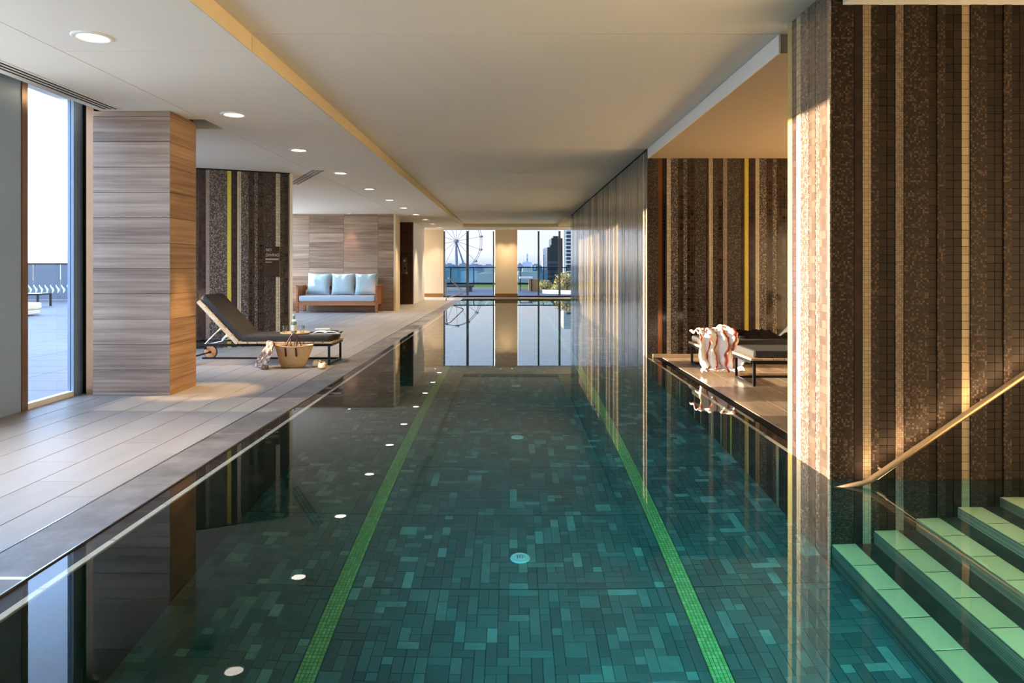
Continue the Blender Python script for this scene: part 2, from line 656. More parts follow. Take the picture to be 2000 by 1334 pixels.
def glass_mat(name, tint, refl=1.0):
    m = NT(name)
    tr = m.n('ShaderNodeBsdfTransparent')
    tr.inputs[0].default_value = (*tint, 1)
    gl = m.n('ShaderNodeBsdfGlossy')
    gl.inputs['Roughness'].default_value = 0
    ge = m.n('ShaderNodeNewGeometry')
    dt = m.n('ShaderNodeVectorMath', operation='DOT_PRODUCT')
    m.l(ge.outputs['Incoming'], dt.inputs[0])
    m.l(ge.outputs['Normal'], dt.inputs[1])
    c1 = m.math('SUBTRACT', 1.0, m.math('ABSOLUTE', dt.outputs['Value']))
    fac = m.math('MULTIPLY', m.math('ADD', .035, m.math('MULTIPLY', m.math('POWER', c1, 5.0), .965)), refl)
    mx = m.n('ShaderNodeMixShader')
    m.l(fac, mx.inputs[0])
    m.l(tr.outputs[0], mx.inputs[1])
    m.l(gl.outputs[0], mx.inputs[2])
    m.l(mx.outputs[0], m.out.inputs[0])
    return m.m


M['glass'] = glass_mat('clear window glass', (.93, .96, .98))
M['glass_pale'] = glass_mat('pale tinted window glass', (.70, .73, .76))
M['glass_tint'] = glass_mat('grey tinted window glass', (.44, .47, .51))
M['glass_rail'] = glass_mat('teal balustrade glass', (.72, .84, .84))
M['frost'] = plain('frosted blue grey screen glass', (100, 110, 122), .3, .5, var=.03, scale=.8)
M['frit'] = plain('white frit motif', (236, 242, 246), .5, .3, var=.01)


def water_mat():
    m = NT('pool water')
    rf_ = m.n('ShaderNodeBsdfRefraction')
    rf_.inputs['Roughness'].default_value = 0
    rf_.inputs['IOR'].default_value = 1.333
    rf_.inputs['Color'].default_value = (1, 1, 1, 1)
    gl = m.n('ShaderNodeBsdfGlossy')
    gl.inputs['Roughness'].default_value = 0
    ge = m.n('ShaderNodeNewGeometry')
    dt = m.n('ShaderNodeVectorMath', operation='DOT_PRODUCT')
    m.l(ge.outputs['Incoming'], dt.inputs[0])
    m.l(ge.outputs['Normal'], dt.inputs[1])
    c1 = m.math('SUBTRACT', 1.0, m.math('ABSOLUTE', dt.outputs['Value']))
    fac = m.math('ADD', .012, m.math('MULTIPLY', m.math('POWER', c1, 5.1), .985))
    mx = m.n('ShaderNodeMixShader')
    m.l(fac, mx.inputs[0])
    m.l(rf_.outputs[0], mx.inputs[1])
    m.l(gl.outputs[0], mx.inputs[2])
    m.l(mx.outputs[0], m.out.inputs[0])
    va = m.n('ShaderNodeVolumeAbsorption')
    va.inputs['Color'].default_value = (.05, .78, .83, 1)
    va.inputs['Density'].default_value = .50
    m.l(va.outputs[0], m.out.inputs['Volume'])
    return m.m


M['water'] = water_mat()


def bottle_mat():
    m = NT('green bottle glass')
    return m.bsdf(lin(150, 214, 176), .05, .5, Transmission_Weight=.75)


M['bottle'] = bottle_mat()
M['tumbler'] = glass_mat('tumbler glass', (.90, .93, .92), 2.0)


def towel_mat():
    m = NT('white towel with rust stripes')
    tc = m.n('ShaderNodeTexCoord')
    sp = m.n('ShaderNodeSeparateXYZ')
    m.l(tc.outputs['UV'], sp.inputs[0])
    wob = m.noise(tc.outputs['Object'], 7, 3)
    f = m.math('FRACT', m.math('ADD', m.math('MULTIPLY', sp.outputs[1], 7.0), m.math('MULTIPLY', wob, .5)))
    col = m.ramp(f, [(0, lin(244, 238, 230)), (.46, lin(246, 240, 232)), (.54, lin(214, 104, 72)), (.66, lin(168, 58, 48)), (.74, lin(236, 180, 146)), (.84, lin(244, 238, 230)), (1, lin(244, 238, 230))])
    return m.bsdf(col, .95, .1, 0, m.bump(m.noise(tc.outputs['Object'], 120, 2), .3, .003))


def scarf_mat():
    m = NT('grey brown patterned scarf')
    a = m.noise(m.coord(), 16, 4, .6)
    col = m.ramp(a, [(.36, lin(214, 204, 196)), (.46, lin(150, 116, 92)), (.56, lin(112, 80, 60)), (.66, lin(206, 196, 188))])
    return m.bsdf(col, .95, .1)


def straw_mat():
    m = NT('woven straw')
    tc = m.n('ShaderNodeTexCoord')
    w = m.n('ShaderNodeTexWave', wave_type='BANDS', bands_direction='Z')
    w.inputs['Scale'].default_value = 24
    w.inputs['Distortion'].default_value = 3
    m.l(tc.outputs['Object'], w.inputs[0])
    a = m.noise(m.coord((1, 1, 3)), 40, 3)
    f = m.math('ADD', m.math('MULTIPLY', w.outputs['Fac'], .4), m.math('MULTIPLY', a, .6))
    col = m.ramp(f, [(.25, lin(206, 160, 106)), (.5, lin(230, 190, 140)), (.75, lin(242, 212, 168))])
    return m.bsdf(col, .85, .2, 0, m.bump(f, .5, .006))


M['towel'] = towel_mat()
M['scarf'] = scarf_mat()
M['straw'] = straw_mat()
M['leaf'] = wall_tile_mat('yellow green shrub leaves', [lin(150, 132, 66), lin(196, 176, 104), lin(214, 196, 132), lin(120, 112, 56)], .8)
M['planter'] = plain('dark grey planter', (86, 84, 86), .7, .3)
M['white_wall'] = plain('sunlit white rendered wall', (244, 240, 230), .7, .2, var=.02)
M['wheel_white'] = plain('white painted steel truss', (120, 126, 136), .5, .3, var=.02)
M['wheel_dark'] = plain('dark capsule', (86, 90, 100), .4, .4, var=.05)
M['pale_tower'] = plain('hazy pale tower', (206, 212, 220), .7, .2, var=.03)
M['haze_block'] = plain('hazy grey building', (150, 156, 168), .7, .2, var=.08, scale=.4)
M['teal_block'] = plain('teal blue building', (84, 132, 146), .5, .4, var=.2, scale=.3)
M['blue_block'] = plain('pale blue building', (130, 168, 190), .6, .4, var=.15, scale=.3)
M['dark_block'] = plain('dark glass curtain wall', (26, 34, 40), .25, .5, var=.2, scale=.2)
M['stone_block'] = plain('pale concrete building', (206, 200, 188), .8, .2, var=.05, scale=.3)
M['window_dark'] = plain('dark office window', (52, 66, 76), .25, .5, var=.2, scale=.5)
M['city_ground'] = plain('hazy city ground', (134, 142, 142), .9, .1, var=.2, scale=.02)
M['crate_wood'] = plain('orange brown timber kiosk', (176, 130, 84), .7, .2, var=.1)

# ------------------------------------------------------------------ the shell
ZL, ZM, ZS = 2.775, 2.895, 2.80      # side ceiling, main ceiling, ceiling over the steps
XW = 1.883                           # plane of the tiled wall
XE = -1.945                          # inner edge of the grating
ZF = -1.35                           # pool floor

# ceilings: one slab above everything, then panels
PLAN = [(-4.4, -3.2), (5.2, -3.2), (5.2, 29.4), (-6.65, 29.4), (-6.65, 11.15), (-4.45, 7.62)]   # outline of the building
roof = struct('ceiling', MB().prism(PLAN, ZM + .012, ZM + .25), M['reveal'], 'flat cream ceiling in stepped panels above the pool')


def ceil_panel(x0, x1, y0, y1, z, zt=None, mat='ceiling', g=.004):
    return MB().box(x0 + g, x1 - g, y0 + g, y1 - g, z, zt or ZM + .02).build('ceiling_panel', M[mat], roof)


ys = [-3.2, 5.06, 9.94, 15.0, 21.0, 27.1]
for a, b in zip(ys, ys[1:]):
    ceil_panel(-1.842, 5.2, a, b, ZM)
ceil_panel(-1.842, 5.2, 27.1, 29.4, ZL)
for a, b in ((-3.2, 5.06), (5.06, 12.0), (12.0, 20.0), (20.0, 29.4)):
    ceil_panel(-3.18, -1.842, a, b, ZL)
ceil_panel(-4.02, -3.18, -3.2, 7.4, ZL)
MB().prism([(-3.184, 7.904), (-3.184, 13.196), (-6.6, 13.196), (-6.6, 11.15), (-4.58, 7.904)], ZL, ZM + .02).build('ceiling_panel', M['ceiling'], roof)
ceil_panel(-6.65, -3.18, 13.2, 29.4, ZL)
struct('trim_1', MB().box(-1.842, -1.836, -3.2, 5.055, ZL, ZM).box(-1.842, -1.836, 5.065, 27.1, ZL, ZM), M['ceil_edge'], 'long warm cream step between the side ceiling and the pool ceiling')
struct('trim_2', MB().box(-1.836, 1.95, 27.09, 27.1, ZL, ZM), M['ceil_edge'], 'far end step of the raised pool ceiling above the end windows')
struct('trim_3', MB().box(XW + .01, 5.2, 5.06, 9.94, ZL - .015, ZM), plain('tan soffit paint', (196, 174, 144), .8, .2, var=.01), 'lowered ceiling bulkhead above the right hand lounger bay')
struct('trim_16', MB().box(XW - .004, XW + .01, 5.05, 9.938, ZL - .017, ZM - .004), M['white'], 'white fascia of the lowered bulkhead above the lounger bay')
struct('trim_4', MB().box(1.953, 5.2, -3.2, 4.236, ZS, ZM), M['white'], 'lowered ceiling bulkhead above the pool steps')

# left deck: substrate + tiles
left_floor = struct('floor', MB().prism([(-4.4, -3.2), (-2.245, -3.2), (-2.245, 29.2), (-6.65, 29.2), (-6.65, 11.15), (-4.45, 7.62)], -.3, -.006), M['reveal'], 'pale grey tiled deck along the pool under the windows')
tile_m = {}
rows = [(-2.475, -2.245)] + [(-2.475 - .3 * (i + 1), -2.475 - .3 * i) for i in range(6)]
rng = random.Random(4)
n_t = 0
for ri, (x0, x1) in enumerate(rows):
    wx = x1 - x0
    off = (0, .62, .2, .45, .8, .3, .1)[ri]
    y = 1.2 - off
    while y < 29.2:
        ln = .9
        key = round(wx, 3)
        if key not in tile_m:
            tile_m[key] = MB().topped(.0015, wx - .0015, .0015, ln - .0015, -.02, 0, .0025).mesh('floor_tile')
            tile_m[key].materials.append(M['deck'])
        if n_t < 290:
            link('floor_tile', tile_m[key], left_floor, (x0, y, 0))
            n_t += 1
        y += ln
# deck beyond those rows (behind the column and past the sofa)
mb = MB()
for i in range(10):
    x1 = -4.275 - .3 * i
    for j in range(24):
        y = 7.2 + .9 * j + (.45 if i % 2 else 0)
        if x1 < -6.6 or x1 - .3 < -4.45 - (y - 7.75) * .62:
            continue
        mb.topped(x1 - .2985, x1 - .0015, y + .0015, y + .8985, -.02, 0, .0025)
tag(mb.build('floor_tile_field', M['deck'], left_floor), kind='stuff')

# overflow grating
gr_root = struct('trim_5', MB().box(-2.245, -1.93, -.2, 29.0, -.3, -.03), M['reveal'], 'grey overflow grating channel along the deck edge')
gm = MB()
gm.topped(0, .285, .004, 1.246, -.03, 0, .003)
gme = gm.mesh('grating_panel')
gme.materials.append(M['grating'])
jm = MB().box(0, .285, -.012, .012, -.03, .001).mesh('grating_joint')
jm.materials.append(M['white'])
for k in range(23):
    y = .38 + 1.25 * k
    if k < 3:
        link('grating_joint', jm, gr_root, (-2.238, y, 0))
    link('grating_panel', gme, gr_root, (-2.238, y, 0))
MB().box(-2.247, -2.239, -.2, 29, -.03, .002).build('edging_strip', M['steel'], gr_root)
MB().box(XE - .008, XE, -.2, 29, -.04, .003).build('edging_strip', M['steel'], gr_root)
struct('trim_6', MB().box(XE, -1.852, .8, 29, -1.5, -.014), M['lip'], 'dark submerged lip tiles beside the grating')
cream = struct('trim_7', MB().box(-1.852, -1.832, .8, 29, -.3, -.024), M['tread'], 'cream line of trim tiles along the left pool edge')
ctm = MB().topped(-1.854, -1.818, .002, .498, -.03, -.009, .003).mesh('trim_tile')
ctm.materials.append(M['cream_trim'])
for k in range(56):
    link('trim_tile', ctm, cream, (0, .8 + .5 * k, 0))

# pool shell
struct('pool_floor', MB().box(-2.2, 5.2, .5, 29.0, ZF - .3, ZF - .012), M['concrete'], 'green tiled pool floor under the water')
pf = bpy.data.objects['pool_floor']
struct('wall_pool_left', MB().box(-2.1, -1.83, .6, 29.2, ZF - .1, -.02), M['tread'], 'dark left side of the pool below the water')
struct('wall_pool_near', MB().box(-2.1, 5.2, .4, .8, ZF - .1, 0), M['tread'], 'near end of the pool below the camera')
struct('wall_pool_far', MB().box(-2.1, 5.2, 28.9, 29.3, ZF - .1, -.02), M['tread'], 'far end of the pool under the windows')


LANES = ((-1.003, -.908), (.927, 1.022))


def pool_tiles():
    """rectangles of one to three units packed at random, cut by a joint every .92 m; room left for the lane lines"""
    r = random.Random(11)
    un = .056
    out = []
    spans = [(-1.84, LANES[0][0] - .004), (LANES[0][1] + .004, LANES[1][0] - .004), (LANES[1][1] + .004, 1.876), (1.876, 2.0)]
    for sa, sb in spans:
        nx = max(1, round((sb - sa) / un))
        ux = (sb - sa) / nx
        for band in range(0, 11):
            y0 = 2.22 + .92 * band
            ny = 16
            uy = (.92 - .014) / ny
            used = set()
            for j in range(ny):
                for i in range(nx):
                    if (i, j) in used:
                        continue
                    w, h = r.choice(((1, 1), (1, 1), (1, 2), (2, 1), (1, 3), (2, 2), (3, 1), (1, 2), (2, 1), (1, 4)))
                    w, h = min(w, nx - i), min(h, ny - j)
                    while w > 1 and any((i + k, j) in used for k in range(w)):
                        w -= 1
                    for a in range(w):
                        for b in range(h):
                            used.add((i + a, j + b))
                    # an overlap with a taller neighbour is cut back
                    out.append((sa + i * ux, sa + (i + w) * ux, y0 + j * uy, y0 + (j + h) * uy))
    return out


pt = pool_tiles()
vis = [t for t in pt if t[2] > 3.15 and -.95 < t[0] / t[2] < .6]
vis.sort(key=lambda t: (t[2] + abs(t[0] - .2) * .6))
near = set(vis[:290])
cache = {}
mb = MB()
for (a, b, c, d) in pt:
    if (a, b, c, d) in near:
        key = (round(b - a, 3), round(d - c, 3))
        if key not in cache:
            me = MB().topped(.0012, b - a - .0012, .0012, d - c - .0012, -.012, 0, .0015).mesh('pool_tile')
            me.materials.append(M['pool_tile'])
            cache[key] = me
        link('pool_tile', cache[key], pf, (a, c, ZF))
    else:
        mb.topped(a + .0012, b - .0012, c + .0012, d - .0012, ZF - .012, ZF, .0015)
# beyond: larger field of the same tiles, joint bands kept
r2 = random.Random(3)
y = 12.02
while y < 28.8:
    x = -1.84
    while x < 1.86:
        wx = r2.choice((.1, .15, .2))
        mb.topped(x + .001, min(x + wx, 1.88) - .001, y + .002, y + .16, ZF - .012, ZF, .002)
        x += wx
    y += .165
tag(mb.build('pool_tile_field', M['pool_tile'], pf), kind='stuff')
for li, (a, b) in enumerate(LANES):
    mb = MB()
    w = (b - a) / 5
    y = 2.2
    while y < 28.6:
        ln = .026 if y < 9 else .104
        for k in range(5):
            mb.topped(a + k * w + .0014, a + (k + 1) * w - .0014, y + .0014, y + ln - .0014, ZF - .01, ZF + .001, .0012)
        y += ln
    o = mb.build('lane_line', M['lane'], pf)
    o['kind'] = 'stuff'

# water body
poly = [(XE, .7), (3.75, .7), (3.75, 4.30), (XW + .06, 4.30), (XW + .06, 4.9), (1.99, 4.9), (1.99, 9.98), (XW + .06, 9.98), (XW + .06, 22.75),
        (3.2, 22.75), (3.2, 28.95), (XE, 28.95)]
water = struct('pool_water', MB().prism(poly, ZF - .05, -.004), M['water'], 'still clear green pool water')

# ------------------------------------------------------------------ mosaic walls
def mosaic_wall(root, strips, z0, z1, seed=1, t0=.006, lib=None, tilt=0.0):
    lib = lib or MS
    r = random.Random(seed)
    for u0, u1, typ in strips:
        t = t0 + r.choice((0, .0015, .003))
        d = r.uniform(-1, 1) * tilt * (u1 - u0)
        a, b = u0 + .0008, u1 - .0008
        MB().prism([(a, .004), (a, -t - d), (b, -t + d), (b, .004)], z0, z1).build('mosaic_strip', lib[typ], root)


# near wall beside the steps (faces the camera) --- local u = x
seq = [('speckle', 2.8), ('plum', 1), ('cream25', 1), ('speckle', 1), ('brown', 2), ('cream10', 1), ('speckle', 3), ('brown', 1), ('speckle', 1), ('brown', 2),
       ('cream50', 1), ('speckle', 2), ('brown', 2), ('speckle', 1), ('brown', 2), ('cream25', 1), ('speckle', 3), ('brown', 2), ('yellow', 1), ('plum', 1), ('speckle', 3), ('brown', 3),
       ('cream10', 1), ('speckle', 2), ('brown', 3), ('speckle', 3), ('cream50', 1), ('brown', 3)]
YN = 4.238
near_wall = struct('wall_right', MB().box(0, 3.3, .004, .582, ZF - .1, ZM), M['reveal'], 'brown striped mosaic wall beside the pool steps', None, (XW, YN, 0))
strips, u = [], 0.0
tile_cols = []
for typ, n in seq:
    w = n * U
    if typ in ('brown', 'cream50') and u < 1.30:
        for k in range(int(n)):
            tile_cols.append((u + k * U, typ))
    else:
        strips.append((u, u + w, typ))
    u += w
mosaic_wall(near_wall, strips, ZF, ZM, 2, .006, MSN)
bt = MB().add([(.001, 0, .001), (U - .001, 0, .001), (U - .001, 0, U - .001), (.001, 0, U - .001),
               (.001, -.005, .001), (U - .001, -.005, .001), (U - .001, -.005, U - .001), (.001, -.005, U - .001),
               (.0019, -.0062, .0019), (U - .0019, -.0062, .0019), (U - .0019, -.0062, U - .0019), (.0019, -.0062, U - .0019)],
              [(0, 1, 5, 4), (1, 2, 6, 5), (2, 3, 7, 6), (3, 0, 4, 7), (4, 5, 9, 8), (5, 6, 10, 9), (6, 7, 11, 10), (7, 4, 8, 11), (8, 9, 10, 11)])
tms = {}
for typ, mk in (('brown', 'wall_brown'), ('cream50', 'wall_cream')):
    me = bt.mesh('wall_tile')
    me.materials.append(M[mk])
    tms[typ] = me
rest = {'brown': MB(), 'cream50': MB()}
grid = []
for cu, typ in tile_cols:
    for k in range(-27, 59):
        grid.append((cu, k * U, typ))
grid.sort(key=lambda g: (g[2] != 'cream50', abs(g[1] - 1.15) + abs(g[0] - .8) * .3))
single = {(cu, z) for cu, z, t in grid if z > -.1}
count = 0
for cu, z, typ in grid:
    if z > -.06 and count < 295:
        link('wall_tile', tms[typ], near_wall, (cu, .004, z))
        count += 1
    else:
        m4 = Matrix.Translation((cu, .004, z))
        rest[typ].add([m4 @ Vector(p) for p in bt.v], bt.f)
for typ, mk in (('brown', 'wall_brown'), ('cream50', 'wall_cream')):
    if rest[typ].v:
        tag(rest[typ].build('wall_tile_field', M[mk], near_wall), kind='stuff')
MB().box(.0, 1.4, .0035, .006, ZF, ZM).build('grout_bed', plain('brown grout bed', (42, 33, 24), .8, .2), near_wall)

# side of the same pillar, lit by the sun (faces the pool); local u runs towards the camera from y = 4.88
pil = struct('wall_pillar', MB().box(0, .64, .004, .1, ZF - .1, ZM), M['reveal'], 'sunlit narrow mosaic face of the pillar between steps and lounger bay', None, (XW, 4.878, 0), -PI / 2)
y0 = 4.878
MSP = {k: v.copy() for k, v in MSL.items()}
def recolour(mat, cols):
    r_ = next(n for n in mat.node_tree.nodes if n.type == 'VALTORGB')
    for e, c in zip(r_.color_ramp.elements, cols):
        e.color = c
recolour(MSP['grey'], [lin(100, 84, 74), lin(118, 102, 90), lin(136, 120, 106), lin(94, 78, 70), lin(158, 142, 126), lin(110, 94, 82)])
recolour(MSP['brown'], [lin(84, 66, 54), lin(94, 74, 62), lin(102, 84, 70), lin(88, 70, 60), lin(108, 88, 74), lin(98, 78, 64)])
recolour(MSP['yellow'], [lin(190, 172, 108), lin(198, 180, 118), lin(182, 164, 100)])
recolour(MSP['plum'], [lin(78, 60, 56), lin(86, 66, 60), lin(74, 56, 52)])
edges = [(4.873, 4.795, 'yellow'), (4.795, 4.722, 'plum'), (4.722, 4.655, 'cream50'), (4.655, 4.527, 'grey'), (4.527, 4.435, 'brown'), (4.435, 4.372, 'grey'), (4.372, 4.262, 'brown'), (4.262, 4.232, 'cream10')]
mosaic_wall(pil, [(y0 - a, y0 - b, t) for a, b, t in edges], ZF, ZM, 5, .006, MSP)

# long tiled wall further along the pool
lw = struct('wall_pool_side', MB().box(0, 12.86, .004, .35, ZF - .1, ZM), M['reveal'], 'long striped mosaic wall rising from the water', None, (XW, 22.8, 0), -PI / 2)
base = [('speckle', 3), ('cream25', 1), ('plum', 2), ('grey', 3), ('brown', 2), ('cream50', 1), ('speckle', 2), ('cream10', 1), ('grey', 4), ('brown', 3), ('yellow', 1), ('speckle', 3),
        ('cream25', 1), ('brown', 2), ('grey', 2), ('cream50', 2), ('speckle', 4), ('plum', 2), ('cream10', 1), ('grey', 2), ('brown', 3)]
strips, u, i = [], 0.0, 0
while u < 12.86:
    typ, n = base[i % len(base)]
    w = min(n * U, 12.86 - u)
    strips.append((u, u + w, typ))
    u += w
    i += 1
mosaic_wall(lw, strips, ZF, ZM, 7, .009, MSL, .014)
MB().box(12.80, 12.863, -.012, .0, ZF, ZM).build('corner_strip', MS['cream10'], lw)
MB().box(0, 12.86, -.016, -.002, ZM - .02, ZM - .002).build('shadow_gap', M['reveal'], lw)

# back wall of the right lounger bay (faces the camera)
YB = 9.94
bw = struct('wall_back_right', MB().box(0, 3.3, .004, .3, ZF - .1, ZM), M['reveal'], 'dark mosaic wall behind the right hand loungers', None, (XW, YB, 0))
bx = lambda px: (px - 1000) * YB / 1400 - XW
marks = [(1265, 'speckle'), (1285, 'copper'), (1293, 'dark'), (1302, 'cream50'), (1310, 'grey'), (1324.5, 'brown'), (1334, 'grey'), (1342, 'brown'), (1357, 'speckle'), (1379, 'plum'), (1384, 'cream25'), (1392, 'speckle'),
         (1402, 'brown'), (1412, 'cream10'), (1420, 'speckle'), (1447, 'plum'), (1454, 'yellow'), (1462, 'plum'), (1475, 'cream25'), (1483, 'grey'), (1497, 'brown'), (1509, 'grey'), (1517, 'brown'), (1545, 'speckle'),
         (1570, 'cream50'), (1578, 'brown'), (1610, 'cream25'), (1618, 'speckle'), (1650, 'brown'), (1690, 'yellow'), (1698, 'plum'), (1730, None)]
mosaic_wall(bw, [(bx(a), bx(b), t) for (a, t), (b, _) in zip(marks, marks[1:])], -.3, ZM, 9)

# pool wall under the right deck, striped below the water
dwl = struct('wall_deck_edge', MB().box(0, 5.14, .004, .12, ZF - .1, -.03), M['reveal'], 'striped pool wall below the right hand deck', None, (XW, YB - .0, 0), -PI / 2)
base2 = [('plum', 5), ('cream25', 1), ('dark', 4), ('cream50', 1), ('grey', 3), ('brown', 4), ('cream25', 1), ('cream10', 1), ('plum', 4), ('cream25', 1), ('dark', 5), ('yellow', 1), ('plum', 4), ('grey', 4), ('cream50', 1), ('speckle', 4), ('brown', 3)]
strips, u, i = [], 0.0, 0
while u < 5.12:
    typ, n = base2[i % len(base2)]
    w = min(n * U, 5.12 - u)
    strips.append((u, u + w, typ))
    u += w
    i += 1
mosaic_wall(dwl, strips, ZF, -.03, 4)
# right deck
rf = struct('floor_right', MB().box(2.0, 5.2, 4.82, 9.94, -.3, -.006), M['reveal'], 'sunlit sandy tiled deck of the right hand lounger bay')
tme = MB().topped(.0015, .2985, .0015, .8985, -.02, 0, .0025).mesh('floor_tile')
tme.materials.append(M['deck_right'])
for i in range(10):
    y = 4.82 - (i % 3) * .18
    while y < 9.9:
        if y + .9 <= 9.95 and y > 4.0:
            link('floor_tile', tme, rf, (2.08 + .3 * i, y, 0))
        y += .9
mb = MB()
for i in range(10):
    y = 4.82 - (i % 3) * .18
    while y + .9 <= 9.95:
        y += .9
    if 9.935 - y > .02:
        mb.topped(2.0815 + .3 * i, 2.3785 + .3 * i, y + .0015, 9.935, -.02, 0, .0025)
mb.build('cut_tile_row', M['deck_right'], rf)
cp = struct('trim_8', MB().box(1.905, 2.08, 4.82, 9.94, -.3, -.014), M['lip_right'], 'dark wet lip along the right hand deck')
ct2 = MB().topped(1.876, 1.905, .002, .498, -.06, -.006, .004).mesh('trim_tile')
ct2.materials.append(M['cream_trim'])
for k in range(10):
    link('trim_tile', ct2, cp, (0, 4.86 + .508 * k, 0))
struct('baseboard_right', MB().box(1.95, 5.2, 9.915, 9.93, 0, .05), M['teak_pale'], 'pale skirting along the back wall of the lounger bay')

# steps
steps = struct('pool_steps', MB().box(XW + .02, 5.2, .7, 4.24, ZF - .2, ZF - .005), M['tread'], 'flight of tiled steps rising out of the pool')
sx = [1.889, 2.137, 2.385, 2.634, 2.883, 3.132, 3.381]
nt = MB().topped(0, .138, .002, .252, -.02, .004, .003).mesh('nosing_tile')
nt.materials.append(M['nosing'])
for i, x in enumerate(sx):
    zt = -1.09 + .178 * i
    MB().box(x + .012, 5.2, .75, YN, ZF, zt).build('step_tread', M['tread'], steps)
    MB().box(x, x + .012, .75, YN, ZF if i == 0 else zt - .185, zt - .004).build('step_riser', M['riser'], steps)
    for k in range(14):
        y = YN - .256 * (k + 1)
        if y > .7:
            link('nosing_tile', nt, steps, (x + .001, y, zt))
struct('floor_steps_top', MB().box(3.6, 5.2, .7, YN, -.2, 0), M['deck'], 'landing above the pool steps')

# ------------------------------------------------------------------ column, left facade
col_root = struct('column_left', MB().box(-4.075, -3.36, 7.02, 7.56, -.05, ZL + .02), M['reveal'], 'square column clad in veined grey brown stone by the window')


def cladding(root, x0, x1, y, z_top, mat, pitch=.2475, depth=.02, splits=None, name='stone_plank'):
    """rows of planks on a face that looks to -y"""
    me = {}
    z = 0.0
    splits = splits or [x0, x1]
    while z < z_top - .01:
        h = min(pitch, z_top - z)
        for a, b in zip(splits, splits[1:]):
            key = (round(b - a, 3), round(h, 3))
            if key not in me:
                q = MB()
                w = b - a
                q.topped(.0015, w - .0015, -h + .0015, -.0015, -depth, 0, .002).xf(Matrix.Rotation(PI / 2, 4, 'X'))
                # after the turn: x stays, old y -> z, old z -> -y
                q.v = [(p[0], p[1], p[2] + h) for p in q.v]
                k = q.mesh(name)
                k.materials.append(mat)
                me[key] = k
            link(name, me[key], root, (a, y, z))
        z += h


cladding(col_root, -4.095, -3.34, 7.0, ZL, M['stone'])
# right-hand face of the column (looks to +x)
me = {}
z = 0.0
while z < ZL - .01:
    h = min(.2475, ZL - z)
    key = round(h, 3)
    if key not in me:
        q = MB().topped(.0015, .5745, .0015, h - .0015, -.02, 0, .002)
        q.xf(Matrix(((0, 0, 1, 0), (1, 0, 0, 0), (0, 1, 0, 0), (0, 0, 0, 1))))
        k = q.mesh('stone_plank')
        k.materials.append(woodgrain('column side stone warm light tint', [(.30, lin(128, 95, 63)), (.45, lin(170, 130, 88)), (.56, lin(190, 150, 106)), (.72, lin(210, 172, 128))], .4, 'y') if 'side' not in M else M['side'])  # same stone as the front; warm light put into its colour
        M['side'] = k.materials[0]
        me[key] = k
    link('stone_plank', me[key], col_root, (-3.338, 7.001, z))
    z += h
MB().box(-4.09, -3.345, 7.01, 7.57, ZL - .012, ZL - .002).build('shadow_gap', M['reveal'], col_root)

XG = -4.28
# glazed front beside the near deck
mb = MB()
win1 = struct('window_1', MB().box(XG - .04, XG + .04, 6.205, 6.28, 0, 2.88), M['bronze'], 'tall narrow window onto the terrace beside the stone column')
MB().box(XG - .005, XG + .005, 6.28, 6.95, .05, 2.875).build('window_pane', M['glass_pale'], win1)
MB().box(XG - .03, XG + .03, 6.28, 6.95, 0, .05).build('window_sill', M['white'], win1)
MB().box(XG - .05, XG + .05, 6.28, 6.95, 2.875, 2.93).build('window_head', M['white'], win1)
struct('window_2', MB().box(XG - .03, XG + .03, 6.95, 7.12, .0, 2.9), M['blue_panel'], 'dark blue grey facade panel between window and column')
struct('trim_9', MB().box(XG + .03, XG + .06, 7.10, 7.125, 0, 2.9), M['black'], 'black frame edge beside the blue grey panel')
struct('trim_10', MB().box(-4.17, -4.098, 7.02, 7.10, .0, 2.9), M['bronze'], 'bronze jamb beside the stone column')
struct('window_3', MB().box(XG - .03, XG + .03, 5.62, 6.205, .0, 2.9), M['blue_panel'], 'dark blue grey facade panel at the frame edge')
win4 = struct('window_4', MB().box(XG - .04, XG + .04, 5.56, 5.62, 0, 2.9).box(XG - .04, XG + .04, 4.0, 4.06, 0, 2.9).box(XG - .04, XG + .04, 1.6, 1.66, 0, 2.9).box(XG - .04, XG + .04, -3.2, -3.1, 0, 2.9), M['bronze'], 'window bays of the near facade outside the view')
MB().box(XG - .03, XG + .03, -3.1, .6, 0, 2.9).build('facade_panel', M['blue_panel'], win4)  # unseen panel added to block light from the nearest windows
for a, b in ((.6, 1.6), (1.66, 4.0), (4.06, 5.56)):
    MB().box(XG - .005, XG + .005, a, b, .45, 2.88).build('window_pane', M['glass'], win4)
    MB().box(XG - .04, XG + .04, a, b, 0, .45).build('upstand', M['white'], win4)  # unseen low sill added to stop sun patches on the near deck
struct('wall_left_pocket', MB().box(-4.4, -4.25, -3.2, 7.6, 2.88, ZM + .02), M['white'], 'bulkhead above the left windows')
struct('wall_left_pier', MB().box(-4.40, -4.22, 7.12, 7.66, 0, ZM), M['blue_panel'], 'facade pier hidden behind the stone column')

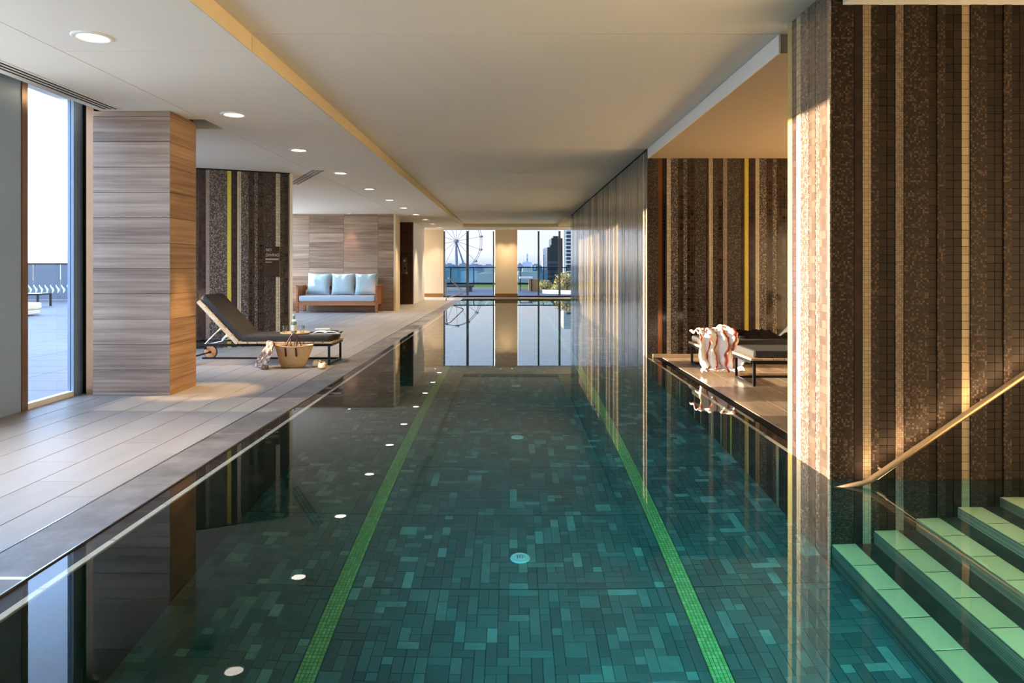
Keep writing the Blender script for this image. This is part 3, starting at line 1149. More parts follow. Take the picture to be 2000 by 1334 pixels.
# facade behind the column: slanted glazed bay, then panes and piers along x = -6.6
XF = -6.6
win5 = struct('window_5', MB().beam((-4.46, 7.66, 1.40), (-4.50, 7.73, 1.40), .08, 2.76), M['bronze'], 'rear facade of glazed bays left of the seating')
opens = [(7.76, 9.58), (9.70, 10.58), (12.95, 13.68), (13.98, 14.62), (15.70, 16.60), (16.75, 18.2), (18.42, 19.25), (19.35, 20.5)]  # unseen openings set by the sun patches, others added to light the sofa wall
def fac(y):
    return (-4.46 - (y - 7.66) * (6.6 - 4.46) / (11.1 - 7.66) if y < 11.1 else XF)
def facade(a, b, t, nm, mat, z0=0):
    MB().beam((fac(a), a, (z0 + ZL) / 2), (fac(b), b, (z0 + ZL) / 2), t, ZL - z0).build(nm, M[mat], win5)
for (a, b) in opens:
    facade(a, b, .012, 'window_pane', 'glass', .40)
    MB().beam((fac(a), a, .2), (fac(b), b, .2), .12, .4).build('upstand', M['white'], win5)  # sill out of view, added to keep low sun off the lounger deck
for (a, b), (c, d) in zip(opens, opens[1:]):
    if b < 11.1 < c:
        facade(b, 11.1, .12, 'facade_panel', 'blue_panel')
        facade(11.1, c, .12, 'facade_panel', 'white')
    else:
        facade(b, c, .12, 'facade_panel', 'white' if b > 11 else 'blue_panel')
facade(20.5, 21.4, .12, 'facade_panel', 'white')

# rotated mosaic block with the sign
ang = math.atan2(11.6 - 11.0, -3.563 + 4.81)
L_ = math.hypot(11.6 - 11.0, -3.563 + 4.81)
mbk = struct('wall_mosaic_block', MB().prism([(-.75, .004), (L_, .004), (L_ - .02, .35), (L_ + .08, 1.05), (-.2, 1.5), (-.75, 1.5)], 0, ZL), M['plaster'], 'angled striped mosaic block behind the lounger', None, (-4.81, 11.0, 0), ang)
lx = lambda px: ((px - 1000) * 11.0 / 1400 + 4.81) / (math.cos(ang) - (px - 1000) / 1400 * math.sin(ang))
marks = [(387, 'plum'), (402, 'cream10'), (408.7, 'grey'), (443.8, 'yellow'), (451.6, 'plum'), (463.3, 'cream25'), (470.7, 'grey'), (485, 'brown'), (496.5, 'grey'), (503, 'brown'), (515, 'speckle'), (538.6, 'cream50'), (547, 'speckle'), (554, 'brown'), (563.5, 'cream10'), (566, None)]
st = [(lx(a), lx(b), t) for (a, t), (b, _) in zip(marks, marks[1:])]
mosaic_wall(mbk, [(-.75, st[0][0], 'speckle')] + st, 0, ZL - .01, 6)
MB().box(st[-1][1], L_ + .012, -.012, .03, 0, ZL - .005).build('corner_strip', M['plaster'], mbk)
MB().box(-.75, L_, -.010, .0, ZL - .022, ZL - .001).build('shadow_gap', M['reveal'], mbk)

# sofa wall
YS = 20.6
sw = struct('wall_sofa', MB().box(-6.6, -3.38, YS + .02, YS + .78, 0, ZL), M['reveal'], 'veined board wall behind the pale blue sofa')
cladding(sw, -6.58, -3.38, YS + .0, ZL, M['sofa_panel'], .2475, .02, [-6.58, -5.83, -4.84, -3.855, -3.40], 'wall_plank')
struct('trim_11', MB().box(-3.40, -3.345, YS - .01, YS + .80, 0, ZL), M['plaster'], 'pale edge trim at the end of the sofa wall')
struct('wall_lift', MB().box(-6.65, -3.36, 24.3, 24.5, 0, ZL), M['dark_wood'], 'dark board wall in the recess beyond the sofa')
struct('wall_white_side', MB().box(-4.6, -3.36, 24.5, 27.5, 0, ZL), M['white'], 'white side wall towards the far windows')
struct('wall_recess', MB().box(-6.8, -6.62, 21.3, 24.4, 0, ZL), M['dark_wood'], 'end of the dark recess')

# far end: wall, pillar, windows
YE = 29.0
struct('wall_far_left', MB().box(-6.65, -2.776, YE, YE + .3, -.02, ZM), M['plaster'], 'cream end wall left of the far windows')
struct('baseboard_far_left', MB().box(-4.6, -2.79, YE - .03, YE, .05, .19), M['skirt'], 'brown skirting on the cream end wall')
struct('wall_far_pillar', MB().box(-.684, .228, YE - .12, YE + .3, -.02, ZM), M['plaster'], 'cream pillar between the far windows')
struct('baseboard_far_pillar', MB().box(-.69, .234, YE - .15, YE - .1, .05, .19), M['skirt'], 'brown skirting on the cream far pillar')
struct('trim_12', MB().box(-4.6, 4.2, YE - .14, YE + .0, -.2, .03), M['white'], 'white sill along the far end of the pool')
def far_window(name, label, x0, x1, bars):
    w = struct(name, MB().box(x0, x1, YE + .02, YE + .12, .03, .10), M['black'], label)
    for x, t in bars:
        MB().box(x - t / 2, x + t / 2, YE + .0, YE + .12, .08, 2.72).build('mullion', M['mullion'], w)
    xs = [x0] + [b[0] for b in bars] + [x1]
    for a, b in zip(xs, xs[1:]):
        if b - a > .1:
            MB().box(a + .01, b - .01, YE + .06, YE + .07, .09, 2.76).build('window_pane', M['glass_tint'], w)
far_window('window_6', 'left far window looking to the observation wheel', -2.776, -.684, [(-2.74, .05), (-1.80, .095), (-.75, .05)])
far_window('window_7', 'right far window looking to the dark tower', .228, 4.2, [(1.077, .07), (1.926, .08), (3.1, .08)])
struct('wall_far_right', MB().box(4.2, 4.4, 22.8, YE + .3, -.02, ZM), M['plaster'], 'cream wall closing the far right corner')
struct('trim_13', MB().box(1.74, 4.2, 22.9, 27.1, ZL + .03, ZM), M['ceil_edge'], 'cream ceiling edge beyond the long tiled wall')
struct('wall_far_return', MB().box(XW + .35, 4.4, 22.5, 22.8, -.02, ZM), M['plaster'], 'back of the long tiled wall')

# enclosure behind the camera and to the right
struct('wall_near', MB().box(-4.4, 5.2, -3.4, -3.2, -.3, ZM), M['plaster'], 'cream wall behind the camera')
struct('wall_right_outer', MB().box(5.2, 5.4, -3.4, 10.3, -.3, ZM), M['plaster'], 'cream wall beyond the lounger bay')
struct('floor_near', MB().box(-2.25, 5.2, -3.2, .72, -.3, 0), M['deck'], 'deck at the near end of the pool')

# ------------------------------------------------------------------ outside
struct('ground', MB().box(-1500, 1500, -300, 3000, -40.5, -40), M['city_ground'], 'hazy city ground far below the terrace')
ter = struct('floor_terrace', MB().box(-40, XG - .06, -12, 48, -.4, -.03), M['reveal'], 'blue grey paved roof terrace outside the left windows')
ttm = MB().topped(.004, 1.196, .004, .596, -.02, 0, .003).mesh('paving_slab')
ttm.materials.append(M['terrace'])
mb = MB()
n_s = 0
for i in range(26):
    for j in range(60):
        x, y = XG - .08 - 1.2 * (i + 1), -4 + .6 * j
        sl = x / max(y, .1)
        if y > 6.4 and -.98 < sl < -.60 and n_s < 280:
            link('paving_slab', ttm, ter, (x, y, -.02))
            n_s += 1
        else:
            mb.topped(x + .004, x + 1.196, y + .004, y + .596, -.04, -.02, .003)
tag(mb.build('paving_slab_field', M['terrace'], ter), kind='stuff')
struct('floor_bounce_apron', MB().box(-30, XG - .06, -14, 5.9, -.04, -.012), M['stone_block'], 'added pale apron outside the near windows that bounces light indoors')  # unseen pale slab added to bounce daylight up to the ceiling
struct('floor_bounce_strip', MB().prism([(-4.62, 7.75), (-15, 27), (-6.72, 27), (-6.72, 11.2)], -.04, -.012), M['stone_block'], 'added pale strip hidden along the building that bounces light indoors')  # hidden behind the column; added to reflect light onto the middle ceiling
ter2 = struct('floor_far_terrace', MB().box(-40, 40, YE + .3, 48, -.4, -.02), M['terrace'], 'grey paved terrace beyond the far windows')

# frosted screen at the end of the left terrace
scr = thing('terrace_screen', 'frosted blue grey glass screen with white motif beyond the left window', 'screen', (-18, 27.8, -.02))
for k in range(9):
    x0 = -9 + 1.06 * k + 1.0
    MB().box(x0 + .012, x0 + 1.048, 0, .02, .02, 1.38).build('screen_panel', M['frost'], scr)
MB().box(-8.2, 1.8, -.02, .05, 1.38, 1.43).build('top_rail', M['black'], scr)
for k in range(44):
    x = -8.0 + .215 * k
    mb = MB()
    pts = [(x - .035, -.006, .26 + .28 * t + 0) for t in (0, 1)]
    prof = []
    for t in range(9):
        q = t / 8
        prof.append((x + .05 * math.sin(q * 5.2) * (.4 + q), .02 + .055 * math.sin(q * PI) ** 1.3, .27 + .32 * q))
    vs, fs = [], []
    for px_, w_, z_ in prof:
        vs += [(px_ - w_ / 1.6, -.004, z_), (px_ + w_ / 1.6, -.004, z_)]
    for t in range(8):
        fs.append((2 * t, 2 * t + 1, 2 * t + 3, 2 * t + 2))
    mb.add(vs, fs)
    mb.build('frit_motif', M['frit'], scr)

# low outdoor lounge pieces
ot = thing('outdoor_bench', 'low black framed bench on the terrace seen through the left window', 'bench', (-15.15, 22.9, -.02), .06)
mb = MB()
for (x, y) in ((0, 0), (0, .7), (-2.0, 0), (-2.0, .7)):
    MB().beam((x, y, 0), (x, y, .40), .05).build('leg', M['black'], ot)
MB().beam((-2.0, 0, .40), (.02, 0, .40), .05).beam((-2.0, .7, .40), (.02, .7, .40), .05).beam((0, 0, .40), (0, .7, .40), .05).beam((-2, 0, .4), (-2, .7, .4), .05).beam((-2, 0, .08), (0, 0, .08), .04).build('frame', M['black'], ot)
for k in range(8):
    MB().box(-2.0 + .25 * k + .02, -2.0 + .25 * k + .23, .02, .68, .405, .43).build('slat', M['white'], ot)
pf_ = thing('outdoor_pouf', 'pale cushioned pouf on the terrace in front of the black bench', 'pouf', (-12.65, 18.9, -.02))
MB().cbox(-1.0, 0, -.4, .4, .14, .33, .05).build('cushion', M['canvas'], pf_)
MB().cbox(-.98, -.03, -.37, .37, .02, .14, .03).build('base', M['white'], pf_)

# lawn, balustrade, planting beyond the far windows
gl_ = MB()
gl_.grid(lambda u, v: (-16 + 19 * u, 39.6 + 6.9 * v, .10 + .05 * mnoise.noise(Vector((u * 40, v * 14, 0)))), 60, 20)
lawn = tag(gl_.build('lawn_grass', M['grass']), 'strip of green lawn in front of the far balustrade', None, None, 'stuff')
struct('trim_14', MB().box(-16, 3, 39.35, 39.6, -.1, .12), M['stone_block'], 'pale kerb of the far lawn')
struct('trim_15', MB().box(-18, 12, 46.8, 47.2, -.4, .11), M['planter'], 'low dark upstand under the far balustrade')
bal = thing('glass_balustrade', 'dark railed teal glass balustrade beyond the far lawn', 'balustrade', (0, 47, .1))
MB().box(-18, 12, -.04, .04, 1.10, 1.17).build('top_rail', M['black'], bal)
MB().box(-18, 12, -.05, .05, .02, .14).build('bottom_rail', M['black'], bal)
for k in range(20):
    x = -17.7 + 1.52 * k
    MB().box(x - .035, x + .035, -.03, .03, 0, 1.1).build('post', M['black'], bal)
    MB().box(x + .05, x + 1.47, -.008, .008, .14, 1.1).build('glass_panel', M['glass_rail'], bal)
dk = thing('stone_bench', 'long low dark grey bench on the far terrace', 'bench', (-3.4, 37.4, -.02))
MB().cbox(-.6, 1.4, 0, .5, .22, .34, .02).build('seat', M['planter'], dk)
MB().cbox(-.5, -.2, .05, .45, 0, .22, .01).build('leg', M['planter'], dk)
MB().cbox(1.0, 1.3, .05, .45, 0, .22, .01).build('leg', M['planter'], dk)
wp = thing('white_plinth', 'low sloping white plinth outside the right far window', 'plinth', (1.5, 34.5, -.02))
MB().prism([(0, .3), (1.55, -.9), (1.55, -.4), (0, .8)], 0, .14).build('block', M['white_wall'], wp)
MB().prism([(-.02, .28), (1.57, -.95), (1.57, -.38), (-.02, .82)], .14, .17).build('coping', M['white_wall'], wp)

rb = random.Random(8)
def shrub(x, y, r, h, label):
    """a rounded bush: many small leaf faces on short twigs around a woody core"""
    t = thing('round_shrub', label, 'shrub', (x, y, -.02), 0, 'yellow green shrubs outside the right far window')
    mb = MB()
    for k in range(900):
        d = Vector((rb.gauss(0, 1), rb.gauss(0, 1), rb.gauss(0, 1))).normalized()
        q = .72 + .3 * rb.random() + .12 * mnoise.noise(d * 2.6)
        c = Vector((d.x * r * q, d.y * r * q, h * .5 + d.z * h * .5 * q))
        if c.z < .02:
            continue
        s = r * rb.uniform(.07, .13)
        a = Vector((rb.uniform(-1, 1), rb.uniform(-1, 1), rb.uniform(-.4, 1))).normalized() * s
        b = d.cross(a).normalized() * s * .5
        mb.add([c - a, c + b, c + a, c - b], [(0, 1, 2, 3)])
    tag(mb.build('foliage', M['leaf'], t), kind='stuff')
    mb = MB()
    for k in range(6):
        a = k * 1.05
        mb.tube([(0, 0, 0), (r * .3 * math.cos(a), r * .3 * math.sin(a), h * .4), (r * .6 * math.cos(a), r * .6 * math.sin(a), h * .7)], [.03, .02, .008], 5)
    mb.build('stem', M['dark_wood'], t)
for (x, y, r, h, lab) in ((2.75, 36.6, .62, 1.05, 'largest yellow green shrub outside the right far window'), (1.72, 37.4, .42, .62, 'lower yellow shrub left of the largest one outside the far window'),
                          (3.75, 38.2, .6, 1.0, 'yellow shrub at the edge of the long tiled wall outside the far window'), (2.3, 35.2, .36, .45, 'small low shrub in front of the largest yellow one')):
    shrub(x, y, r, h, lab)
ki = thing('timber_kiosk', 'small timber kiosk with white canopy on the far terrace', 'kiosk', (.95, 38.3, -.02))
MB().box(-.05, .5, 0, .6, 0, .62).build('counter', M['crate_wood'], ki)
MB().cbox(-.55, .15, -.1, .7, .66, .76, .02).build('canopy', M['white_wall'], ki)
for x in (-.5, .1):
    MB().beam((x, 0, 0), (x, 0, .66), .04).build('post', M['black'], ki)

# observation wheel
WY = 700
wh = thing('observation_wheel', 'large white observation wheel beyond the left far window', 'ferris wheel', ((891 - 1000) * WY / 1400, WY, -40))
hub = Vector((0, 0, 40 + EYE + 51 * WY / 1400))
tilt = Matrix.Rotation(.62, 4, 'Z')
R1 = 29.0
for dy in (-1.6, 1.6):
    mb = MB()
    pts = [hub + tilt @ Vector((R1 * math.cos(2 * PI * k / 48), dy, R1 * math.sin(2 * PI * k / 48))) for k in range(49)]
    mb.tube(pts, .26, 6, False)
    mb.build('rim', M['wheel_white'], wh)
for k in range(14):
    a = 2 * PI * k / 14 + .18
    e = Vector((math.cos(a), 0, math.sin(a)))
    MB().tube([hub + tilt @ (e * 1.2), hub + tilt @ (e * (R1 - .3))], [.24, .16], 5).build('spoke', M['wheel_white'], wh)
    p = hub + tilt @ (e * (R1 + .5))
    ax = tilt @ Vector((0, 1, 0))
    MB().tube([p - ax * 3, p - ax * 2, p + ax * 2, p + ax * 3], [.4, 1.0, 1.0, .4], 8).build('capsule', M['wheel_dark'], wh)
MB().tube([hub + tilt @ Vector((0, -2.6, 0)), hub + tilt @ Vector((0, 2.6, 0))], 1.5, 12).build('hub', M['wheel_white'], wh)
MB().tube([(0, 0, 10), hub], [3.2, .9], 10).build('tower', M['wheel_white'], wh)
MB().tube([(14.5, 3, 20), hub], [.9, .5], 8).build('strut', M['wheel_white'], wh)

# skyline
def building(name, label, x0, x1, y, top, mat, depth=20, floors=0, bays=0, wmat='window_dark', group=None, band=False):
    b = thing(name, label, 'building', ((x0 + x1) / 2, y, -40), 0, group)
    w = (x1 - x0) / 2
    h = top + 40
    MB().box(-w, w, 0, depth, 0, h).box(-w * .5, w * .4, depth * .3, depth * .7, h, h + max(.6, h * .02)).build('body', M[mat], b)
    if floors and bays:
        fh, bw_ = (h * .9) / floors, 2 * w / bays
        vis0 = max(0, floors - 14)
        for f in range(vis0, floors):
            if band:
                MB().box(-w - .02, w + .02, -.12, 0, f * fh + fh * .35, f * fh + fh * .85).build('window_band', M[wmat], b)
            else:
                for k in range(bays):
                    MB().box(-w + bw_ * (k + .2), -w + bw_ * (k + .8), -.12, 0, f * fh + fh * .3, f * fh + fh * .8).build('window', M[wmat], b)
    return b
def bx2(px, D):
    return (px - 1000) * D / 1400
def bz(py, D):
    return EYE - (py - 522) * D / 1400
def bld(label, p0, p1, ytop, D, mat, **kw):
    return building(kw.pop('name', 'city_building'), label, bx2(p0, D), bx2(p1, D), D, bz(ytop, D), mat, **kw)
bld('black glass tower outside the right far window', 1069, 1097, 483, 260, 'dark_block', floors=26, bays=5, name='office_tower', wmat='window_dark', band=True)
bld('darker set back top of the black glass tower', 1077, 1099, 465, 285, 'dark_block', floors=28, bays=4, name='office_tower', band=True)
bt_ = thing('apartment_tower', 'pale apartment tower with stacked dark balconies at the tiled wall edge', 'building', (0, 420, -40))
x0, x1 = bx2(1101, 420), bx2(1135, 420)
MB().box(x0, x1, 0, 25, 0, 75).build('body', M['stone_block'], bt_)
for k in range(17):
    z = 30 + 2.15 * k
    MB().box(x0 + 1.4, x1, -1.4, 0, z, z + .5).build('balcony', M['white_wall'], bt_)
    MB().box(x0 + 1.6, x1 - .2, -.3, 0, z + .5, z + 1.9).build('balcony_recess', M['window_dark'], bt_)
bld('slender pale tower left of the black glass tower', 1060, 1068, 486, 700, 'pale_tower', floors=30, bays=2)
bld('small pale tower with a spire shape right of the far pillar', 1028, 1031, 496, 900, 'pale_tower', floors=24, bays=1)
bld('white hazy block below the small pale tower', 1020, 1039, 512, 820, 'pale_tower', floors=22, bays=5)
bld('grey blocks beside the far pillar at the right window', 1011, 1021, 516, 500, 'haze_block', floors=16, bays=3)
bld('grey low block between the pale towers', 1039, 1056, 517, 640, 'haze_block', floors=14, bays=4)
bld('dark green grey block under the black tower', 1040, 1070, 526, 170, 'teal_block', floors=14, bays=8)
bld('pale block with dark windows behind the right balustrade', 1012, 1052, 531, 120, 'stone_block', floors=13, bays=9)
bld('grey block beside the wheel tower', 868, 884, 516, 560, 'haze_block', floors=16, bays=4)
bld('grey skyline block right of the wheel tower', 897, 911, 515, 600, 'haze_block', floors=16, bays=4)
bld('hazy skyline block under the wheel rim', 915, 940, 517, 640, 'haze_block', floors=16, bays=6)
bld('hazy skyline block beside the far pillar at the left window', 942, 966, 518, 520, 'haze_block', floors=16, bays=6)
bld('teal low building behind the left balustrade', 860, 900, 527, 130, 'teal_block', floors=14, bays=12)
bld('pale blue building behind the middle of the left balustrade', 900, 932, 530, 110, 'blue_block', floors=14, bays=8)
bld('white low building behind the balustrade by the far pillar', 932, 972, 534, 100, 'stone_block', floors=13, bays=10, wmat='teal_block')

# ------------------------------------------------------------------ lamps of the room
WARM = (1.0, .78, .50)
ordn = ['first', 'second', 'third', 'fourth', 'fifth', 'sixth', 'seventh', 'eighth', 'ninth', 'tenth', 'eleventh']
dl_y = [4.74, 7.15, 9.32, 11.6, 13.95, 16.25, 18.4, 20.7, 22.95, 25.1, 27.4]
ring = MB().lathe([(.128, 0), (.128, -.006), (.120, -.012), (.094, -.010), (.088, .012)], 32).mesh('trim_ring')
ring.materials.append(M['white'])
lens = MB().lathe([(.0005, -.001), (.089, -.001), (.089, .006)], 32).mesh('lens')
lens.materials.append(M['lamp'])
for i, y in enumerate(dl_y):
    t = thing('downlight', f'{ordn[i]} round downlight from the camera along the side ceiling', 'downlight', (-2.775, y, ZL), 0, 'downlights in a row along the side ceiling')
    link('trim_ring', ring, t)
    link('lens', lens, t)
    if i == 1:
        spot('downlight_lamp', (-2.775, y, ZL - .03), (-3.12, y + .10, 0), 190, (1.0, .68, .34), 26, .5, .05, t)
    else:
        spot('downlight_lamp', (-2.775, y, ZL - .03), (-2.775, y, 0), 130 if i < 6 else 190, WARM, 70, 1.0, .05, t)
t = thing('downlight', 'small downlight washing the sofa wall above the middle cushion', 'downlight', (-4.62, 20.36, ZL))
o = link('trim_ring', ring, t); o.scale = (.5, .5, 1)
o = link('lens', lens, t); o.scale = (.5, .5, 1)
spot('downlight_lamp', (-4.62, 20.36, ZL - .03), (-4.62, 20.60, 1.0), 22, (1.0, .62, .48), 44, .8, .04, t)
for k, (x, lab) in enumerate(((-3.05, 'small downlight over the cream end wall'), (-.45, 'small downlight left over the cream far pillar'), (.0, 'small downlight right over the cream far pillar'))):
    t = thing('downlight', lab, 'downlight', (x, 28.45, ZL))
    o = link('trim_ring', ring, t); o.scale = (.5, .5, 1)
    o = link('lens', lens, t); o.scale = (.5, .5, 1)
    spot('downlight_lamp', (x, 28.45, ZL - .03), (x, 28.8, 0), 50, (1.0, .78, .54), 70, 1.0, .04, t)

# unseen fill lamps added under water at the near end to brighten the pool
for x, z, e, c, lab in ((.55, -.45, 230, (.56, 1.0, 1.0), 'added underwater fill light in the near pool wall under the camera'), (1.9, -.45, 180, (.64, 1.0, .95), 'added underwater fill light in the near pool wall towards the steps')):
    t = thing('pool_fill_light', lab, 'fill light', (x, .8, z))
    t['kind'] = 'structure'
    del t['category']
    MB().lathe([(.13, .0), (.13, .02), (.11, .03), (.10, .012)], 24).xf(Matrix.Rotation(-PI / 2, 4, 'X')).build('housing', M['steel'], t)
    MB().lathe([(.0005, .012), (.10, .012)], 24).xf(Matrix.Rotation(-PI / 2, 4, 'X')).build('lens', M['pool_fill_lamp'], t)
    spot('pool_fill_lamp', (x, .86, z), (x * .75 + .25, 9.0, -1.35), e, c, 58, 1.0, .10, t)

# ------------------------------------------------------------------ helpers for soft things
def pillow(mb, w, h, t, n=12, seed=0, dent=.0):
    """upright pillow in the xz plane, centred, thickness along y; corners drawn out to points"""
    def side(sg):
        def fn(u, v):
            a, b = u * 2 - 1, v * 2 - 1
            edge = (1 - a ** 4) * (1 - b ** 4)
            th = t / 2 * max(edge, 0) ** .55
            k = 1 - .07 * (1 - abs(a) ** 2) * abs(b) ** 3
            k2 = 1 - .07 * (1 - abs(b) ** 2) * abs(a) ** 3
            wob = .012 * mnoise.noise(Vector((a * 2.1 + seed, b * 2.1, seed * 3.1)))
            return (a * w / 2 * k2, sg * (th + wob * (edge > .02)), b * h / 2 * k)
        return fn
    mb.grid(side(-1), n, n, True)
    mb.grid(side(1), n, n, True, True)
    return mb


def cushion(mb, x0, x1, y0, y1, z0, z1, r=.03, n=10):
    """flat rounded cushion with a slightly domed top"""
    def fn(u, v):
        # superellipse section swept along the outline: u around, v across
        return None
    mb.cbox(x0, x1, y0, y1, z0, z1, r)
    return mb


# ------------------------------------------------------------------ sun loungers
def make_lounger(name, label, loc, sgn, group):
    """foot at x = 0, head towards -x (sgn 1) or +x (sgn -1); near side y = 0"""
    t = thing(name, label, 'sun lounger', loc, 0, group)
    W, Lf = .64, 1.92
    fx = lambda x: -sgn * x          # distance from the foot -> local x
    piv = 1.20
    # side rails, end rails
    mb = MB()
    for y in (.02, W - .02):
        mb.beam((fx(.02), y, .255), (fx(Lf), y, .255), .03, .03)
    mb.beam((fx(.02), .02, .255), (fx(.02), W - .02, .255), .03, .03).beam((fx(Lf), .02, .255), (fx(Lf), W - .02, .255), .03, .03)
    mb.beam((fx(piv), .02, .255), (fx(piv), W - .02, .255), .03, .03)
    mb.build('frame', M['black'], t)
    for y in (.02, W - .02):
        MB().beam((fx(.04), y, 0), (fx(.04), y, .255), .026, .026).build('leg', M['black'], t)
        MB().beam((fx(Lf - .04), y, .13), (fx(Lf - .04), y, .255), .03, .03).build('leg', M['black'], t)
    MB().beam((fx(.04), W - .02, .012), (fx(Lf), W - .02, .012), .024, .024).build('floor_rail', M['black'], t)
    MB().beam((fx(.04), .03, .012), (fx(.04), W - .03, .012), .024, .024).build('floor_rail', M['black'], t)
    # slats across the seat
    k, x = 0, .0
    while x < piv - .05:
        w = .112
        a, b = sorted((fx(x), fx(x + w)))
        MB().cbox(a, b, 0, W, .272, .296, .004).build('slat', M['teak_pale'], t)
        x += .120
    # raised back
    an = math.radians(47)
    LB = .74
    ux, uz = math.cos(an), math.sin(an)
    bp = lambda s, y, off: (fx(piv + s * ux - off * uz), y, .283 + s * uz + off * ux)
    br = MB()
    for y in (.02, W - .02):
        br.beam(bp(0, y, -.02), bp(LB, y, -.02), .035, .03, (0, 1, 0))
    br.build('backrest_frame', M['teak_pale'], t)
    for q in range(6):
        s0 = .01 + .122 * q
        vs = [bp(s0 + i * .114, y, o) for i in (0, 1) for y in (0, W) for o in (0, .022)]
        MB().add(vs, [(0, 1, 3, 2), (4, 6, 7, 5), (0, 4, 5, 1), (2, 3, 7, 6), (0, 2, 6, 4), (1, 5, 7, 3)]).build('slat', M['teak_pale'], t)
    # struts
    for y in (.05, W - .05):
        mb = MB()
        mb.tube([(fx(Lf - .28), y, .262), bp(.30, y, -.03)], .009, 8)
        mb.tube([(fx(Lf - .32), y, .262), (fx(Lf - .5), y, .30), bp(.17, y, -.03)], .008, 8)
        mb.build('strut', M['steel'], t)
    # wheels at the head
    for y in (.0, W):
        w = MB().lathe([(.02, -.02), (.070, -.02), (.086, -.012), (.086, .012), (.070, .02), (.02, .02)], 24).xf(Matrix.Translation((fx(Lf - .09), y + (-.03 if y == 0 else .03), .088)) @ Matrix.Rotation(PI / 2, 4, 'X'))
        wo = w.build('wheel', M['teak'], t)
        MB().lathe([(.088, -.012), (.0935, -.008), (.0935, .008), (.088, .012)], 24).xf(Matrix.Translation((fx(Lf - .09), y + (-.03 if y == 0 else .03), .088)) @ Matrix.Rotation(PI / 2, 4, 'X')).build('tyre', M['black'], wo)
    MB().tube([(fx(Lf - .09), -.03, .088), (fx(Lf - .09), W + .03, .088)], .012, 8).build('axle', M['black'], t)
    # cushions: seat pad and back pad with piped edges
    a, b = sorted((fx(.03), fx(piv - .02)))
    sc = MB().cbox(a, b, .02, W - .02, .297, .375, .028).build('seat_cushion', M['charcoal'], t)
    mb = MB()
    bm_ = MB().cbox(0, LB + .02, .02, W - .02, .024, .105, .03)
    bm_.v = [bp(p[0], p[1], p[2]) for p in bm_.v]
    if sgn > 0:
        bm_.f = [f[::-1] for f in bm_.f]
    bm_.build('back_cushion', M['charcoal'], t)
    return t


lo = make_lounger('sun_lounger', 'charcoal cushioned timber sun lounger beside the stone column', (-2.30, 9.15, 0), 1, 'charcoal timber sun loungers')
la = make_lounger('sun_lounger', 'sunlit charcoal sun lounger nearest the pillar on the right deck', (2.50, 7.50, 0), -1, 'charcoal timber sun loungers')
lb = copy_tree(la)
lb.location = (2.28, 8.62, 0)
lb['label'] = 'rear charcoal sun lounger under the rust striped towel by the mosaic wall'

# ------------------------------------------------------------------ things on and beside the left lounger
tr = thing('tray', 'round pale timber tray on the lounger cushion', 'tray', (-2.86, 9.45, .376))
MB().lathe([(.0005, 0), (.185, 0), (.195, .018), (.187, .018), (.180, .006), (.0005, .006)], 32).build('dish', M['teak_pale'], tr)
bo = thing('bottle', 'green glass water bottle with pale label on the tray', 'bottle', (-2.88, 9.47, .383))
MB().lathe([(.0005, 0), (.034, 0), (.037, .01), (.037, .12), (.030, .155), (.016, .19), (.013, .225), (.0145, .228), (.0145, .238), (.012, .24)], 24).build('body', M['bottle'], bo)
MB().lathe([(.0376, .03), (.0376, .105)], 24).build('bottle_label', M['paper'], bo)
MB().lathe([(.0315, .152), (.022, .18)], 24).build('neck_label', M['paper'], bo)
MB().lathe([(.0158, .222), (.0158, .243), (.013, .247), (.0005, .247)], 24).build('cap', M['steel'], bo)
for x, y, lab in ((-2.985, 9.42, 'clear tumbler left of the green bottle'), (-2.765, 9.44, 'clear tumbler right of the green bottle')):
    g = thing('tumbler', lab, 'glass', (x, y, .383), 0, 'tumblers on the tray')
    MB().lathe([(.0005, 0), (.028, 0), (.034, .10), (.032, .10), (.0265, .008), (.0005, .008)], 24).build('cup', M['tumbler'], g)
mg = thing('magazine', 'white open magazine with a dark picture on the lounger foot', 'magazine', (-2.45, 9.47, .376), .12)
def page(sg):
    return lambda u, v: (sg * u * .20, (v - .5) * .27, .016 + .030 * math.sin(min(u * 1.25, 1) * PI) ** .8 * .8 * (1 - u * .55))
for sg in (-1, 1):
    m_ = MB().grid(page(sg), 12, 4, True, sg < 0)
    base_z = [(p[0], p[1], 0) for p in m_.v]
    m_.build('page', M['paper'], mg)
    MB().box(min(0, sg * .2), max(0, sg * .2), -.137, .137, 0, .016).build('cover', M['paper'], mg)
MB().grid(lambda u, v: (.04 + u * .12, (v - .5) * .17 + .03, .019 + .030 * math.sin(min((.2 + u * .6) * 1.25, 1) * PI) ** .8 * .8 * (1 - (.2 + u * .6) * .55)), 8, 3).build('printed_picture', M['ink'], mg)
MB().box(-.16, .03, .06, .12, .048, .058).build('folded_sheet', M['paper'], mg)

# straw tote
tb = thing('straw_tote_bag', 'woven straw tote bag with dark leather handles on the deck', 'bag', (-2.745, 8.98, 0))
tb.scale = (.86, .86, .9)
def ring_pt(z, a, k=1.0):
    f = z / .29
    rx = (.165 + .115 * f ** .8) * k
    ry = (.085 + .055 * f ** .8) * k
    lift = .018 * abs(math.cos(a)) ** 2 * f
    return (rx * math.cos(a) + .02 * f, ry * math.sin(a), z + lift)
n, zs = 40, [0, .02, .06, .10, .14, .18, .22, .26, .29]
mb = MB()
vs = [ring_pt(z, 2 * PI * k / n) for z in zs for k in range(n)]
vs += [ring_pt(z, 2 * PI * k / n, .93) for z in zs[::-1] for k in range(n)]
m_ = 2 * len(zs)
fs = [(i * n + k, i * n + (k + 1) % n, (i + 1) * n + (k + 1) % n, (i + 1) * n + k) for i in range(m_ - 1) for k in range(n)]
mb.add(vs, fs, True)
